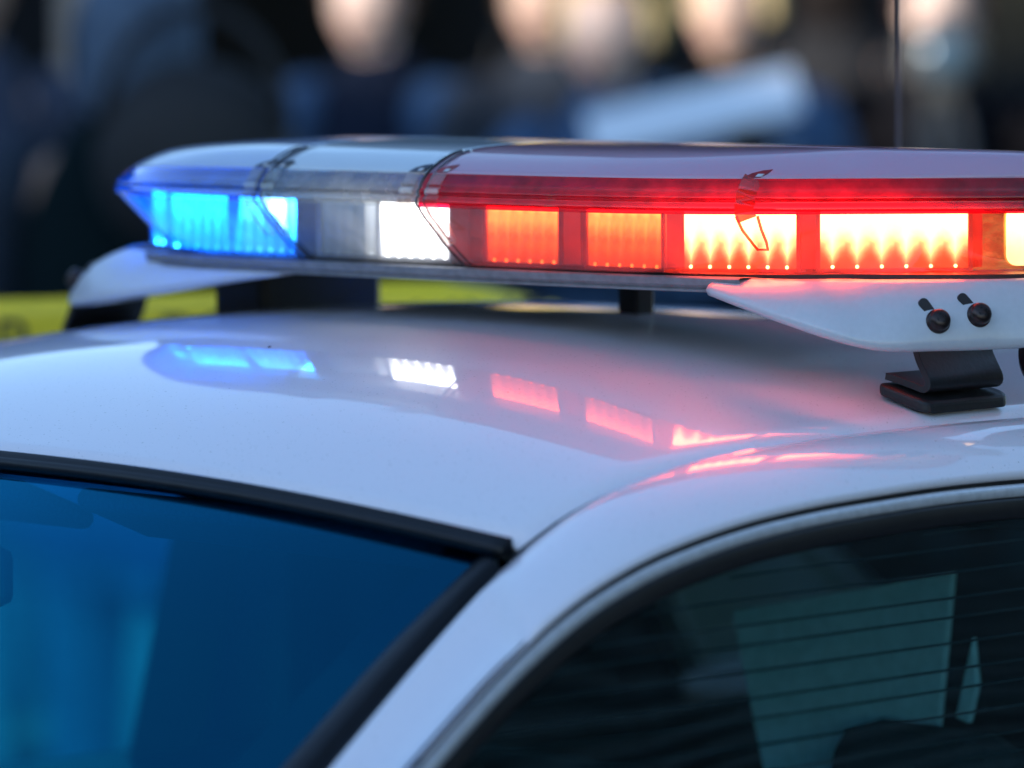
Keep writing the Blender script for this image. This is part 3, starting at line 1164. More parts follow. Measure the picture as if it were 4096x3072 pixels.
# tray, core, rails
bpart(mesh('base_tray', ring(.062, ZB - .0005) + ring(.064, ZB - .006) + ring(.078, 1.541), [(r * NPL + i, r * NPL + (i + 1) % NPL, (r + 1) * NPL + (i + 1) % NPL, (r + 1) * NPL + i) for r in range(2) for i in range(NPL)] + [tuple(range(NPL)), tuple(range(3 * NPL - 1, 2 * NPL - 1, -1))], M_tray, smooth=False))
rail = [Vector((XB - .40 + .80 * k / 40, -.1215 + .020 * (abs(k / 20 - 1))**3, 0)) for k in range(41)]
rows = [[p + Vector((0, dy, z)) for p in rail] for dy, z in ((.03, 1.553), (.002, 1.5535), (0, 1.552), (.0015, 1.546), (.005, 1.5425), (.003, 1.5415), (.003, 1.5400), (.006, 1.5393), (.03, 1.5395))]
bpart(grid('front_rail', rows, M_alu, smooth=False))

# inner core the modules stand on, and the mirror panels between them
core = box('inner_core', (-.31, -.078, ZB + .0005), (.31, .080, ZR - .004), M_core, None, .004)
bpart(core)
shelf = mesh('top_tray', ring(.040, ZR - .003) + ring(.034, ZR + .002), [(i, (i + 1) % NPL, NPL + (i + 1) % NPL, NPL + i) for i in range(NPL)] + [tuple(range(NPL, 2 * NPL)), tuple(range(NPL - 1, -1, -1))], M_core, smooth=False)
bpart(shelf)


def uv_cell(o):
    """UV across the cell's face: u 0..1 over x, v 0..1 over z"""
    me = o.data
    uvl = me.uv_layers.new(name='UVMap')
    xs = [v.co.x for v in me.vertices]
    zs = [v.co.z for v in me.vertices]
    x0, x1, z0, z1 = min(xs), max(xs), min(zs), max(zs)
    for lp in me.loops:
        c = me.vertices[lp.vertex_index].co
        uvl.data[lp.index].uv = ((c.x - x0) / (x1 - x0), (c.z - z0) / (z1 - z0))


def cell_mesh(w, h, m):
    """one lamp cell: a shallow fluted optic, w x h"""
    rows = []
    for k in range(6):
        z = h * k / 5
        row = []
        for j in range(7):
            x = w * (j / 6 - .5)
            d = .004 * (1 - (2 * j / 6 - 1)**2) * (.4 + .6 * k / 5)
            row.append(Vector((x, d, z)))
        rows.append(row)
    o = grid('led', rows, m)
    uv_cell(o)
    # the diode itself: a small bead on the ledge at the foot of the flute
    bm = bmesh.new()
    bm.from_mesh(o.data)
    uvl = bm.loops.layers.uv.active
    r = bmesh.ops.create_uvsphere(bm, u_segments=8, v_segments=5, radius=.0017, matrix=Matrix.Translation((0, .0008, .0015)))
    for v in r['verts']:
        for lp in v.link_loops:
            lp[uvl].uv = (.5, .60)
    bm.to_mesh(o.data)
    bm.free()
    return o


cell_cache = {}


def module(cx, cy, yaw, w, h, z0, lamp, house, n=6):
    """an LED module: housing with raised rim, n lamp cells inside; faces local -y"""
    e = Matrix.Translation((cx, cy, z0)) @ Matrix.Rotation(yaw, 4, 'Z')
    bm = bmesh.new()
    bm_box(bm, (-w / 2 - .004, .006, -.003), (w / 2 + .004, .022, h + .003))
    bm_box(bm, (-w / 2 - .004, -.001, -.003), (-w / 2 - .0005, .0058, h + .003))
    bm_box(bm, (w / 2 + .0005, -.001, -.003), (w / 2 + .004, .0058, h + .003))
    bm_box(bm, (-w / 2 - .0003, -.001, -.003), (w / 2 + .0003, .0058, -.0005))
    o = bmobj('led_module', bm, house)
    o.parent = bar
    o.matrix_local = Matrix.Translation((-XB, 0, -1.5)) @ e
    key = (round(w / n, 4), h, lamp.name)
    for k in range(n):
        if key not in cell_cache:
            c = cell_mesh(w / n, h, lamp)
            cell_cache[key] = c
        else:
            c = cell_cache[key].copy()
            COL.objects.link(c)
        c.parent = o
        c.location = (-w / 2 + w / n * (k + .5), .0012, 0)
    wing = M_glow_wing_red if house is M_house_red else M_glow_wing_blue if house is M_house_blue and cx < -.25 else None
    if wing:
        for sg in (-1, 1):          # glowing wings added beside the optic to fill the gaps with light
            rows = [[Vector((sg * (w / 2 + .0045 + .0125 * k / 3), .002 + .010 * (k / 3)**1.5, z)) for k in range(4)] for z in (0, h * .5, h)]
            sw_ = grid('glow_wing', rows if sg > 0 else [r[::-1] for r in rows], wing)
            uv_cell(sw_)
            sw_.parent = o
    return o


def relamp(o, cells, m):
    """give some of a module's lamp cells another brightness"""
    ch = sorted([c for c in COL.objects if c.parent == o], key=lambda c: c.location.x)
    for k in cells:
        ch[k].material_slots[0].link = 'OBJECT'
        ch[k].material_slots[0].material = m


ZM, HM = 1.5595, .0515
WM = .093
front_y = -.110
# driver's half: two red modules ahead, two turned outwards, alley lamp on the end
mods = [
    (.0015, front_y, 0, WM, M_led_white, M_house_grey),
    (-.095, front_y + .012, R(8), .080, M_panel_glow_dim, M_house_grey),  # glowing module added in place of the grey panel lit by the lamp
    (.1445, front_y, 0, WM, M_led_red_dim, M_house_red),
    (.2745, front_y, 0, WM, M_led_red_dim, M_house_red),
    (.3775, -.0695, R(28), .107, M_led_red_hot, M_house_red),
    (.482, .0235, R(48), .133, M_led_red_hot, M_house_red),
    (-.2085, front_y, 0, WM, M_led_blue, M_house_blue),
    (-.3035, front_y + .003, -R(3), .093, M_led_blue, M_house_blue),
    (-.382, -.078, -R(20), .088, M_led_blue, M_house_blue),
    (-.432, -.012, -R(44), .086, M_led_blue, M_house_blue),
    # rear row, facing backwards
    (.30, .105, R(180), WM, M_led_red_off, M_house_red),
    (.16, .105, R(180), WM, M_led_red_off, M_house_red),
    (2 * XB - .30, .105, R(180), WM, M_led_blue, M_house_blue),
    (2 * XB - .16, .105, R(180), WM, M_led_blue, M_house_blue),
]
for cx, cy_, yaw, w, lm, hs in mods:
    md = module(cx, cy_, yaw, w, HM, ZM, lm, hs)
    if lm is M_panel_glow_dim:
        relamp(md, (4, 5), M_panel_glow_half)  # brighter cells beside the lamp: its fade is put into the glow
    if abs(cx + .2085) < .001:
        relamp(md, (1, 2, 3, 4), M_led_blue_hot)
# alley lamps on the ends
for sg in (1, -1):
    cx = .552 if sg > 0 else XB - .528
    e = Matrix.Translation((cx, .118 if sg > 0 else .110, ZM)) @ Matrix.Rotation(sg * (R(58) if sg > 0 else R(78)), 4, 'Z')
    bm = bmesh.new()
    bm_box(bm, (-.058, .004, -.003), (.05, .02, HM + .004))
    o = bmobj('alley_lamp', bm, M_gold)
    o.parent = bar
    o.matrix_local = Matrix.Translation((-XB, 0, -1.5)) @ e
    pts = []
    for cx2, cz2, a0 in ((.017, .019, 0), (-.017, .019, 90), (-.017, -.015, 180), (.017, -.015, 270)):
        for k in range(6):
            an = R(a0 + 18 * k)
            pts.append((cx2 + .010 * math.cos(an), cz2 + .010 * math.sin(an)))
    dsk = prism('lamp_lens', pts, 0, .006, M_led_amber if sg > 0 else M_house_grey, None, .003, Matrix.Translation((.012, .004, .0255)) @ Matrix.Rotation(R(90), 4, 'X'))
    if sg > 0:
        uv_cell(dsk)
    dsk.parent = o

# clips: clear hooks that hold the lens halves together at joints
M_clip = thin_glass('clear_clip', (.90, .88, .84), 1.2, .06, .10, (.8, .75, .7))


def clip(jx, mtl):
    lift = .0045
    pth = [surf(jx, 0, a, z, lift) for a, z in BAND[::-1]] + [surf(jx, 0, .004, ZR - .008, lift)]
    i = min(range(1, len(FRONT) - 1), key=lambda k: abs(FRONT[k].x - jx))
    t = (FRONT[i + 1] - FRONT[i - 1]).normalized()
    n = Vector((t.y, -t.x, 0))
    s_ = sweep('clip', pth, [(-.0085, 0), (-.0085, .0012), (.0085, .0012), (.0085, 0)], mtl, None, up=n, smooth=False)
    bpart(s_)
    # hanging loop: a trapezoid ring that follows the lower lens
    loop = [(-.0095, .003, ZR - .006), (-.0085, .010, ZR - .018), (-.004, .019, ZR - .031), (-.001, .021, ZR - .036), (.0085, .021, ZR - .036), (.0095, .017, ZR - .029), (.009, .010, ZR - .018), (.0095, .003, ZR - .006)]
    lp = sweep('clip_loop', [surf(jx, a, o_, z, .004) for a, o_, z in loop], [(-.0013, -.0013), (.0013, -.0013), (.0013, .0013), (-.0013, .0013)], mtl, None, up=n, smooth=False)
    lp.parent = s_
    # notch in the cover's edge with a bright latch inside
    out = ((-.011, .0140, ZR + .0277), (-.005, .0195, ZR + .0317), (.003, .0235, ZR + .0340), (.011, .0250, ZR + .0348), (.0095, .0190, ZR + .0312), (.005, .0145, ZR + .0280))
    nt_ = mesh('clip_notch', [surf(jx, a, o_, z, .002) for a, o_, z in out] + [surf(jx, a, o_, z + .0004, .0042) for a, o_, z in out], [tuple(range(6, 12))] + [(i, (i + 1) % 6, 6 + (i + 1) % 6, 6 + i) for i in range(6)], M_notch, smooth=False)
    nt_.parent = s_
    lo = ((.001, .0155, ZR + .0288), (.0065, .0155, ZR + .0288), (.0075, .0188, ZR + .0312), (.002, .0188, ZR + .0312))
    lt = mesh('latch', [surf(jx, a, o_, z, .004) for a, o_, z in lo] + [surf(jx, a, o_, z + .0004, .0056) for a, o_, z in lo],
              [(4, 5, 6, 7), (0, 1, 5, 4), (1, 2, 6, 5), (2, 3, 7, 6), (3, 0, 4, 7)], M_chrome, smooth=False)
    lt.parent = s_


M_notch = grain(mat('dark_red_notch', (.34, .006, .012), .3), 80, .4)
M_redclip = thin_glass('red_clip', (.80, .30, .18), 1.2, .06, .15, (.7, .1, .06))
M_notch_keep = M_notch
clip(.422, M_redclip)
clip(J_R + .017, M_clip)
M_notch = grain(mat('dark_blue_notch', (.006, .012, .04), .3), 80, .4)
clip(J_L + .012, M_clip)
clip(J_R - .017, M_clip)
clip(J_L - .012, M_clip)


def mirf(p):
    return Vector((-.046 - p[0], p[1], p[2]))


def mirb(p):
    return Vector((2 * XB - p[0], p[1], p[2]))


# end brackets: white moulded covers sloping out under the bar
def bracket(flip):
    arm = [(.200, -.112, 1.5410), (.290, -.112, 1.5305), (.380, -.112, 1.5175), (.470, -.108, 1.5075)] if flip else []
    bot = arm or [(.380, -.112, 1.5425), (.430, -.114, 1.5305), (.476, -.110, 1.5185), (.518, -.100, 1.5070)]
    bot += [(.545, -.080, 1.4990), (.562, -.060, 1.4967), (.575, -.035, 1.4965), (.590, -.005, 1.4962), (.602, .022, 1.4965), (.608, .055, 1.498), (.608, .09, 1.502), (.600, .13, 1.512)]
    top = [(.20, -.085, 1.55), (.29, -.085, 1.55)] if flip else []
    top += [(.375, -.085, 1.5500), (.415, -.082, 1.5500), (.445, -.076, 1.5500), (.470, -.066, 1.5505), (.490, -.048, 1.5505), (.505, -.030, 1.5505), (.517, -.010, 1.5505), (.527, .012, 1.5505), (.535, .034, 1.5505), (.541, .060, 1.5505), (.541, .09, 1.5505), (.535, .12, 1.5505)]
    if not flip:          # the near end of the bar is longer, its bracket reaches further out
        top[5:] = [(.515, -.038, 1.5505), (.535, -.020, 1.5505), (.552, -.002, 1.5505), (.567, .016, 1.5505), (.583, .036, 1.5505), (.597, .060, 1.5505), (.605, .090, 1.5505)]
        bot[8:] = [(.603, .022, 1.4965), (.618, .045, 1.4975), (.634, .075, 1.501), (.642, .11, 1.508)]
    B, T = smooth_path(bot, 60), smooth_path(top, 60)
    rows = [[] for _ in range(16)]
    for i in range(60):
        a, b = T[i], B[i]
        o_ = (b - a)
        o_.z = 0
        o_ = o_.normalized() if o_.length > 1e-5 else Vector((0, -1, 0))
        bulge = .004 + .008 * math.exp(-((i - 38) / 9)**4)          # raised pad round the screws
        c = a * .30 + b * .70 + o_ * bulge + Vector((0, 0, (a.z - b.z) * .36))
        for k in range(14):
            x = k / 13
            rows[k].append(a * (1 - x)**2 + c * 2 * x * (1 - x) + b * x * x)
        rows[14].append(b + Vector((0, 0, -.002)) - o_ * .002)
        rows[15].append(b + Vector((0, 0, -.0005)) - o_ * .02)
    rr = [[mirb(p) if flip else p for p in r] for r in rows]
    o = thick(grid('bracket', rr, M_bracket), .003, -1 if not flip else 1)
    bpart(o)
    # slots and screws on the pad
    for i, x, rot in ((36, .74, 0), (42, .68, 0)):
        k = int(x * 13)
        p = rows[k][i]
        tn = (rows[k][i + 1] - rows[k][i - 1]).normalized()
        dn = (rows[k + 1][i] - rows[k - 1][i]).normalized()
        nn = dn.cross(tn).normalized()
        if nn.x < 0:
            nn = -nn
        upv = -dn
        rgt = upv.cross(nn).normalized()
        if rgt.y < 0:
            rgt = -rgt
        fr = Matrix((( rgt.x, upv.x, nn.x, p.x), (rgt.y, upv.y, nn.y, p.y), (rgt.z, upv.z, nn.z, p.z), (0, 0, 0, 1)))
        if flip:
            fr = Matrix.Scale(-1, 4, (1, 0, 0)) @ Matrix.Translation((-2 * XB, 0, 0)) @ fr
        # slanted slot
        a = R(28)
        d = Vector((-math.sin(a), math.cos(a)))
        s = Vector((math.cos(a), math.sin(a)))
        c0 = Vector((0, 0))
        ln = .0205
        ptsl = []
        for q in range(9):
            an = math.pi * q / 8
            ptsl.append(d * ln + (s * math.cos(an) + d * math.sin(an)) * .0047)
        for q in range(9):
            an = math.pi + math.pi * q / 8
            ptsl.append((s * math.cos(an) + d * math.sin(an)) * .0047)
        sl = prism('slot', [(q.x, q.y) for q in ptsl], -.006, .0016, M_slot, None, .0, fr)
        bpart(sl, o)
        sl.location = (0, 0, 0)
        sc = lathe('screw', [(.0105, .0), (.0112, .002), (.0112, .0045), (.0096, .0055), (.0098, .0085), (.0090, .0112), (.0066, .0132), (.0030, .0141)], M_screw, None, 24, fr)
        bpart(sc, o)
        sc.location = (0, 0, 0)
        for q in (0, 90):
            m2 = fr @ Matrix.Translation((0, 0, .0132)) @ Matrix.Rotation(R(q + 20), 4, 'Z')
            cr = box('recess', (-.0045, -.0011, -.001), (.0045, .0011, .0008 + q * 1e-6), M_gap, None, 0, m2)
            cr.parent = sc
    return o


def foot(flip):
    # curved strap, swept along y
    prof = [(.549, 1.504), (.550, 1.494), (.554, 1.483), (.560, 1.473), (.5645, 1.465), (.5645, 1.4580), (.558, 1.4535), (.546, 1.4560), (.527, 1.4605), (.512, 1.4635)]
    P2 = smooth_path([(x, 0, z) for x, z in prof], 30)
    th = .006
    out = []
    for i, p in enumerate(P2):
        t = (P2[min(i + 1, 29)] - P2[max(i - 1, 0)]).normalized()
        n = Vector((-t.z, 0, t.x))
        out.append(p - n * th)
    loop = P2 + out[::-1]
    y0, y1 = -.024, .076
    rows = [[Vector((p.x, y, p.z)) for p in loop] for y in (y0, y0 + .001, y1 - .001, y1)]
    if flip:
        rows = [[mirf(p) for p in r] for r in rows]
    o = grid('foot', rows, M_black, None, True, close_v=True)
    bm = bmesh.new()
    bm.from_mesh(o.data)
    bm.verts.ensure_lookup_table()
    n = len(loop)
    bm.faces.new([bm.verts[k] for k in range(n)])
    bm.faces.new([bm.verts[3 * n + k] for k in range(n - 1, -1, -1)])
    bmesh.ops.recalc_face_normals(bm, faces=bm.faces)
    bm.to_mesh(o.data)
    bm.free()
    bpart(o)
    pts = []
    x0, x1, ya, yb, r = .508, .568, -.034, .084, .012
    for cx_, cy2, a0 in ((x1 - r, ya + r, -90), (x1 - r, yb - r, 0), (x0 + r, yb - r, 90), (x0 + r, ya + r, 180)):
        for k in range(6):
            a = R(a0 + 18 * k)
            pts.append((cx_ + r * math.cos(a), cy2 + r * math.sin(a)))
    def rz(x, y):
        return roof_z((x - XC) / (spline(XD, y) - XC), y)
    n = len(pts)
    v = [Vector((x, y, rz(x, y) - .002)) for x, y in pts] + [Vector((x, y, rz(x, y) + .0085)) for x, y in pts]
    if flip:
        v = [mirf(p) for p in v]
    pd = mesh('rubber_pad', v, [tuple(range(n - 1, -1, -1)), tuple(range(n, 2 * n))] + [(i, (i + 1) % n, n + (i + 1) % n, n + i) for i in range(n)], M_rubber, None, False)
    bevel(pd, .003)
    pd.parent = o
    return o


for fl in (False, True):
    bracket(fl)
    foot(fl)
    if fl:
        continue
    # clamp knob on the bar's near end, black
    mt = Matrix.Translation((.606 if not fl else 2 * XB - .606, .105, 1.482)) @ Matrix.Rotation(R(62 if not fl else -62), 4, 'Y')
    bpart(lathe('clamp_knob', [(.022, -.03), (.030, -.022), (.0315, -.012), (.0315, .004), (.028, .0105), (.020, .0135), (.008, .0145)], M_black, None, 32, mt))
# supports between tray and roof in the middle
bpart(box('speaker_box', (-.405, .0, 1.475), (-.33, .165, 1.5405), M_black, None, .008))
bpart(box('support_post', (.058, .105, 1.485), (.084, .13, 1.5405), M_black, None, .003))

# ------------------------------------------------------------------ barrier tape
M_tape = grain(mat('yellow_tape', (.95, .70, .02), .45), 8, .12)
M_ink = mat('black_print', (.012, .012, .012), .5)
CAM = Vector((3.84, -3.82, 1.87))
FW, RT = Vector((-.70710678, .70710678, 0)), Vector((.70710678, .70710678, 0))


def at(D, off, z):
    """a point D metres down the view's ground line, off metres to its right, at height z"""
    p = CAM + FW * D + RT * off
    return Vector((p.x, p.y, z))


tape_pts = [at(6.75, -3.2, 1.28), at(6.62, -1.6, 1.375), at(6.55, -.60, 1.396), at(6.52, -.35, 1.406), at(6.50, -.15, 1.422), at(6.5, -.02, 1.428), at(6.6, .3, 1.36), at(6.9, 2.4, 1.30)]
tp = smooth_path(tape_pts, 120)
rows = []
hw = .045
tw = []
for i, p in enumerate(tp):
    off = (p - CAM).dot(RT)
    a = lerp([(-.25, 0), (-.02, 55), (.25, 80), (2, 84)], off)
    tw.append(a)
for k in (-1, -.5, 0, .5, 1):
    row = []
    for i, p in enumerate(tp):
        a = R(tw[i])
        row.append(p + (Vector((0, 0, 1)) * math.cos(a) + FW * math.sin(a)) * (hw * k))
    rows.append(row)
tape = thick(grid('barrier_tape', rows, M_tape), .0004)
tag(tape, 'yellow barrier tape with black capitals stretched behind the white car', 'tape')


def tape_text(body, off_left, z, size):
    cu = bpy.data.curves.new('lettering', 'FONT')
    cu.body = body
    cu.size = size
    cu.extrude = .0003
    cu.align_x = 'LEFT'
    cu.materials.append(M_ink)
    o = bpy.data.objects.new('lettering', cu)
    COL.objects.link(o)
    o.parent = tape
    return o


def flat_dir():
    a, b = at(6.52, -.60, 0), at(6.52, -.15, 0)
    return (b - a).normalized()


def place_text(body, size, off, align):
    o = tape_text(body, 0, 0, size)
    o.data.align_x = align
    # lay the words on the flat run of the tape, a hair in front of it
    p0 = min(tp, key=lambda p: abs((p - CAM).dot(RT) - off))
    i = tp.index(p0)
    t = (tp[i + 3] - tp[i - 3]).normalized()
    up = Vector((0, 0, 1))
    n = t.cross(up).normalized()
    if n.dot(FW) > 0:
        n = -n
    up = n.cross(t).normalized()
    p = p0 + n * .0022 - up * .034
    o.matrix_world = Matrix(((t.x, up.x, n.x, p.x), (t.y, up.y, n.y, p.y), (t.z, up.z, n.z, p.z), (0, 0, 0, 1)))
    bpy.context.view_layer.update()
    dg = bpy.context.evaluated_depsgraph_get()
    me = bpy.data.meshes.new_from_object(o.evaluated_get(dg))
    m4 = o.matrix_world.copy()
    bpy.data.objects.remove(o)
    me.transform(m4)
    bm = bmesh.new()
    bm.from_mesh(me)
    bmesh.ops.remove_doubles(bm, verts=bm.verts, dist=1e-6)
    left = set(bm.verts)
    while left:                                   # every letter an object of its own
        stack, isl = [left.pop()], []
        while stack:
            v = stack.pop()
            isl.append(v)
            for e in v.link_edges:
                w = e.other_vert(v)
                if w in left:
                    left.discard(w)
                    stack.append(w)
        ix = {v: k for k, v in enumerate(isl)}
        fs = {f for v in isl for f in v.link_faces}
        mesh('letter', [v.co.copy() for v in isl], [tuple(ix[v] for v in f.verts) for f in fs], M_ink, tape, False)
    bm.free()


place_text('DO NOT ENTER', .082, -.540, 'RIGHT')
place_text('POLICE LINE', .082, -.425, 'LEFT')

# crumbs the wind left on the paint
M_crumb = mat('dry_leaf_brown', (.035, .022, .018), .8)
cx_, cy_ = -.012, -.285
cr = mesh('leaf_crumb', [(cx_ + a, cy_ + b, roof_z((cx_ + a - XC) / .62, cy_ + b) + h) for a, b, h in ((-.0016, 0, 0), (0, -.0009, .0004), (.0022, .0004, .0008), (.0026, .0016, .0012), (.0012, .001, .001), (-.0005, .0012, .0003), (.0003, .0003, .0022))],
          [(0, 1, 6), (1, 2, 6), (2, 3, 6), (3, 4, 6), (4, 5, 6), (5, 0, 6), (5, 4, 3, 2, 1, 0)], M_crumb, None, False)
tag(cr, 'tiny curled brown leaf crumb lying on the white car roof', 'leaf crumb')

# ------------------------------------------------------------------ people behind the tape
M_skin = [grain(mat('skin_fair', (.50, .34, .27), .5), 40, .08), grain(mat('skin_tan', (.40, .25, .18), .5), 40, .08), grain(mat('skin_pale', (.56, .41, .35), .5), 40, .08)]
M_eye = mat('eye_white', (.7, .7, .68), .2)
M_iris = mat('iris', (.03, .025, .02), .2)
M_lip = mat('lip', (.38, .16, .14), .5)
M_shoe = grain(mat('black_leather', (.012, .011, .011), .4), 60, .3)
cloth_cache = {}


def cloth(c):
    if c not in cloth_cache:
        cloth_cache[c] = grain(mat('cloth_%d' % len(cloth_cache), c, .95, spec=.08), 40, .25, bump=.2)
    return cloth_cache[c]


def skinned(name, verts, edges, radii, m, parent, levels=1):
    me = bpy.data.meshes.new(name)
    me.from_pydata([tuple(v) for v in verts], edges, [])
    o = bpy.data.objects.new(name, me)
    COL.objects.link(o)
    sk = o.modifiers.new('skin', 'SKIN')
    sk.use_smooth_shade = True
    for v, r in zip(me.skin_vertices[0].data, radii):
        v.radius = (r, r) if isinstance(r, float) else r
    me.skin_vertices[0].data[0].use_root = True
    if levels:
        sb_ = o.modifiers.new('sub', 'SUBSURF')
        sb_.levels = sb_.render_levels = levels
    dg = bpy.context.evaluated_depsgraph_get()
    em = bpy.data.meshes.new_from_object(o.evaluated_get(dg))
    o.modifiers.clear()
    o.data = em
    em.materials.clear()
    em.materials.append(m)
    for p in em.polygons:
        p.use_smooth = True
    o.parent = parent
    return o


def head_mesh(bm, c, s, turn):
    """a head with brow, nose, lips, chin and ears; faces local -y"""
    r = bmesh.ops.create_uvsphere(bm, u_segments=24, v_segments=18, radius=1, matrix=Matrix.Identity(4))
    for v in r['verts']:
        x, y, z = v.co
        w = .076 * (1 - .18 * max(0, -z)**1.5)
        d = .095 if y < 0 else .100
        X, Y, Z = x * w, y * d, z * .118
        if z < -.1 and y < 0:                       # jaw comes forward and narrows
            Y -= .010 * min(1, -z)
        f = max(0, -y)
        nose = math.exp(-((x / .13)**2)) * math.exp(-(((z + .12) / .20)**2)) * f
        Y -= .026 * nose
        Y += .010 * math.exp(-(((abs(x) - .36) / .16)**2)) * math.exp(-(((z - .10) / .10)**2)) * f
        Y -= .006 * math.exp(-((x / .30)**2)) * math.exp(-(((z + .50) / .09)**2)) * f
        v.co = Vector((X, Y, Z))
    for sx in (-1, 1):
        e = bmesh.ops.create_uvsphere(bm, u_segments=8, v_segments=6, radius=1, matrix=Matrix.Translation((sx * .076, .012, -.005)) @ Matrix.Diagonal((.008, .018, .030, 1)))
        r['verts'] += e['verts']
    M = Matrix.Translation(c) @ Matrix.Rotation(turn, 4, 'Z') @ Matrix.Scale(s, 4)
    for v in r['verts']:
        v.co = M @ v.co
    return M


def person(label, D, u, height, face, jacket, legs, hair, skin=0, turn=0.0, ground=.13, arms=('down', 'down'), cap=None, sleeves=None, build=1.0, long_hair=False):
    off = (u - 1106) / 12289 * D
    base = at(D, off, ground)
    k = height / 1.75
    e = empty('person', base, R(45) + face)
    tag(e, label, 'person', 'people standing behind the tape')
    B = build
    sh_z, hip_z = 1.44 * k, .93 * k
    J = {}
    arm_pts = {}
    for i, sx in enumerate((-1, 1)):
        S = Vector((sx * .185 * B * k, .0, sh_z - .02))
        if arms[i] == 'down':
            El, Wr = S + Vector((sx * .06, .02, -.29 * k)), S + Vector((sx * .07, -.05, -.54 * k))
            fd = Vector((0, -.03, -1)).normalized()
        elif arms[i] == 'up':           # holding something before the face
            El, Wr = S + Vector((sx * .07, -.16, -.20 * k)), S + Vector((-sx * .08, -.27, .06 * k))
            fd = Vector((-sx * .45, -.2, .8)).normalized()
        else:                            # forearm across the chest
            El, Wr = S + Vector((sx * .06, -.08, -.27 * k)), S + Vector((-sx * .11, -.26, -.17 * k))
            fd = Vector((-sx * .85, -.25, .25)).normalized()
        arm_pts[sx] = (S, El, Wr, fd)
    # body: one skinned surface with five-fingered hands
    V = [Vector((0, 0, hip_z)), Vector((0, .01, 1.10 * k)), Vector((0, .015, 1.30 * k)), Vector((0, .015, 1.44 * k)), Vector((0, .005, 1.53 * k)), Vector((0, -.005, 1.60 * k))]
    Rr = [.115 * B, .10 * B, .098 * B, .062, .050, .055]
    Ed = [(0, 1), (1, 2), (2, 3), (3, 4), (4, 5)]
    for sx in (-1, 1):
        b = len(V)
        V += [Vector((sx * .09 * k, 0, hip_z - .04)), Vector((sx * .10 * k, -.01, .50 * k)), Vector((sx * .105 * k, .01, .09 * k)), Vector((sx * .12 * k, -.13, .035))]
        Rr += [.085, .055, .040, .030]
        Ed += [(0, b), (b, b + 1), (b + 1, b + 2), (b + 2, b + 3)]
        S, El, Wr, fd = arm_pts[sx]
        b = len(V)
        V += [S, El, Wr, Wr + fd * .055]
        Rr += [.044, .038, .028, (.030)]
        Ed += [(2, b), (b, b + 1), (b + 1, b + 2), (b + 2, b + 3)]
        across = fd.cross(Vector((0, -1, .1))).normalized()
        palm = b + 3
        for q, (a, ln) in enumerate(((-.030, .062), (-.010, .072), (.010, .068), (.029, .052))):
            c = len(V)
            V += [Wr + fd * .085 + across * a, Wr + fd * (.085 + ln * .5) + across * a * 1.1 + Vector((0, -.012, 0)), Wr + fd * (.085 + ln * .85) + across * a * 1.1 + Vector((0, -.034, -.006))]
            Rr += [.0105, .0095, .0075]
            Ed += [(palm, c), (c, c + 1), (c + 1, c + 2)]
        c = len(V)
        V += [Wr + fd * .040 + across * -.036 * sx + Vector((0, -.012, 0)), Wr + fd * .070 + across * -.056 * sx + Vector((0, -.026, 0))]
        Rr += [.0115, .009]
        Ed += [(palm, c), (c, c + 1)]
    body = skinned('body', V, Ed, Rr, M_skin[skin], e, 1)
    bm = bmesh.new()
    bm.from_mesh(body.data)
    hc = Vector((0, -.015, 1.645 * k))
    HM_ = head_mesh(bm, hc, 1.0 * k, turn)
    for f in bm.faces:
        f.smooth = True
    bm.to_mesh(body.data)
    bm.free()
    for sx in (-1, 1):
        ey = lathe('eye', [(.004, -.011), (.010, -.006), (.0115, 0), (.010, .006), (.006, .0095)], M_eye, body, 10, HM_ @ Matrix.Translation((sx * .031, -.076, .012)) @ Matrix.Rotation(R(90), 4, 'X'))
        ey.modifiers.clear()
        ir = lathe('iris', [(.0055, .009), (.0055, .0105), (.003, .0115)], M_iris, ey, 10, HM_ @ Matrix.Translation((sx * .031, -.076, .012)) @ Matrix.Rotation(R(90), 4, 'X'))
        ir.modifiers.clear()
    lp = box('mouth', (-.021, -.101, -.066), (.021, -.088, -.056), M_lip, body, 0, HM_)
    # hair
    bm = bmesh.new()
    bmesh.ops.create_uvsphere(bm, u_segments=22, v_segments=14, radius=1)
    lowz = -.75 if long_hair else -.25
    kill = []
    for v in bm.verts:
        x, y, z = v.co
        if z < lowz or (y < -.25 and z < .42 + .2 * (1 - abs(x))) and not (long_hair and abs(x) > .8):
            kill.append(v)
        rr = 1.0 + .03 * math.sin(9 * x + 5 * z) + .03 * random.random()
        v.co = Vector((x * .084 * rr, (y * .106 + .008) * rr, z * .126 * rr + (0 if z > -.2 else -.06 * long_hair)))
    bmesh.ops.delete(bm, geom=kill, context='VERTS')
    for v in bm.verts:
        v.co = HM_ @ v.co
    hr = bmobj('hair', bm, cloth(hair), body, True)
    thick(hr, .016, 1)
    if cap:
        cp = lathe('cap', [(.088, .045), (.0915, .06), (.088, .095), (.07, .122), (.04, .138), (.01, .142)], cloth(cap), body, 22, HM_ @ Matrix.Translation((0, .004, 0)))
        pk = prism('peak', [(-.07, -.075), (-.055, -.125), (-.02, -.152), (.02, -.152), (.055, -.125), (.07, -.075)], .048, .054, cloth(cap), cp, .002, HM_)
    # clothes
    V = [Vector((0, .0, .86 * k)), Vector((0, .01, 1.10 * k)), Vector((0, .012, 1.30 * k)), Vector((0, .02, 1.445 * k)), Vector((0, .008, 1.555 * k))]
    Rr = [(.185 * B, .13 * B), (.165 * B, .125 * B), (.190 * B, .140 * B), (.125 * B, .10), (.074, .072)]
    Ed = [(0, 1), (1, 2), (2, 3), (3, 4)]
    jk = skinned('jacket', V, Ed, Rr, cloth(jacket), body, 2)
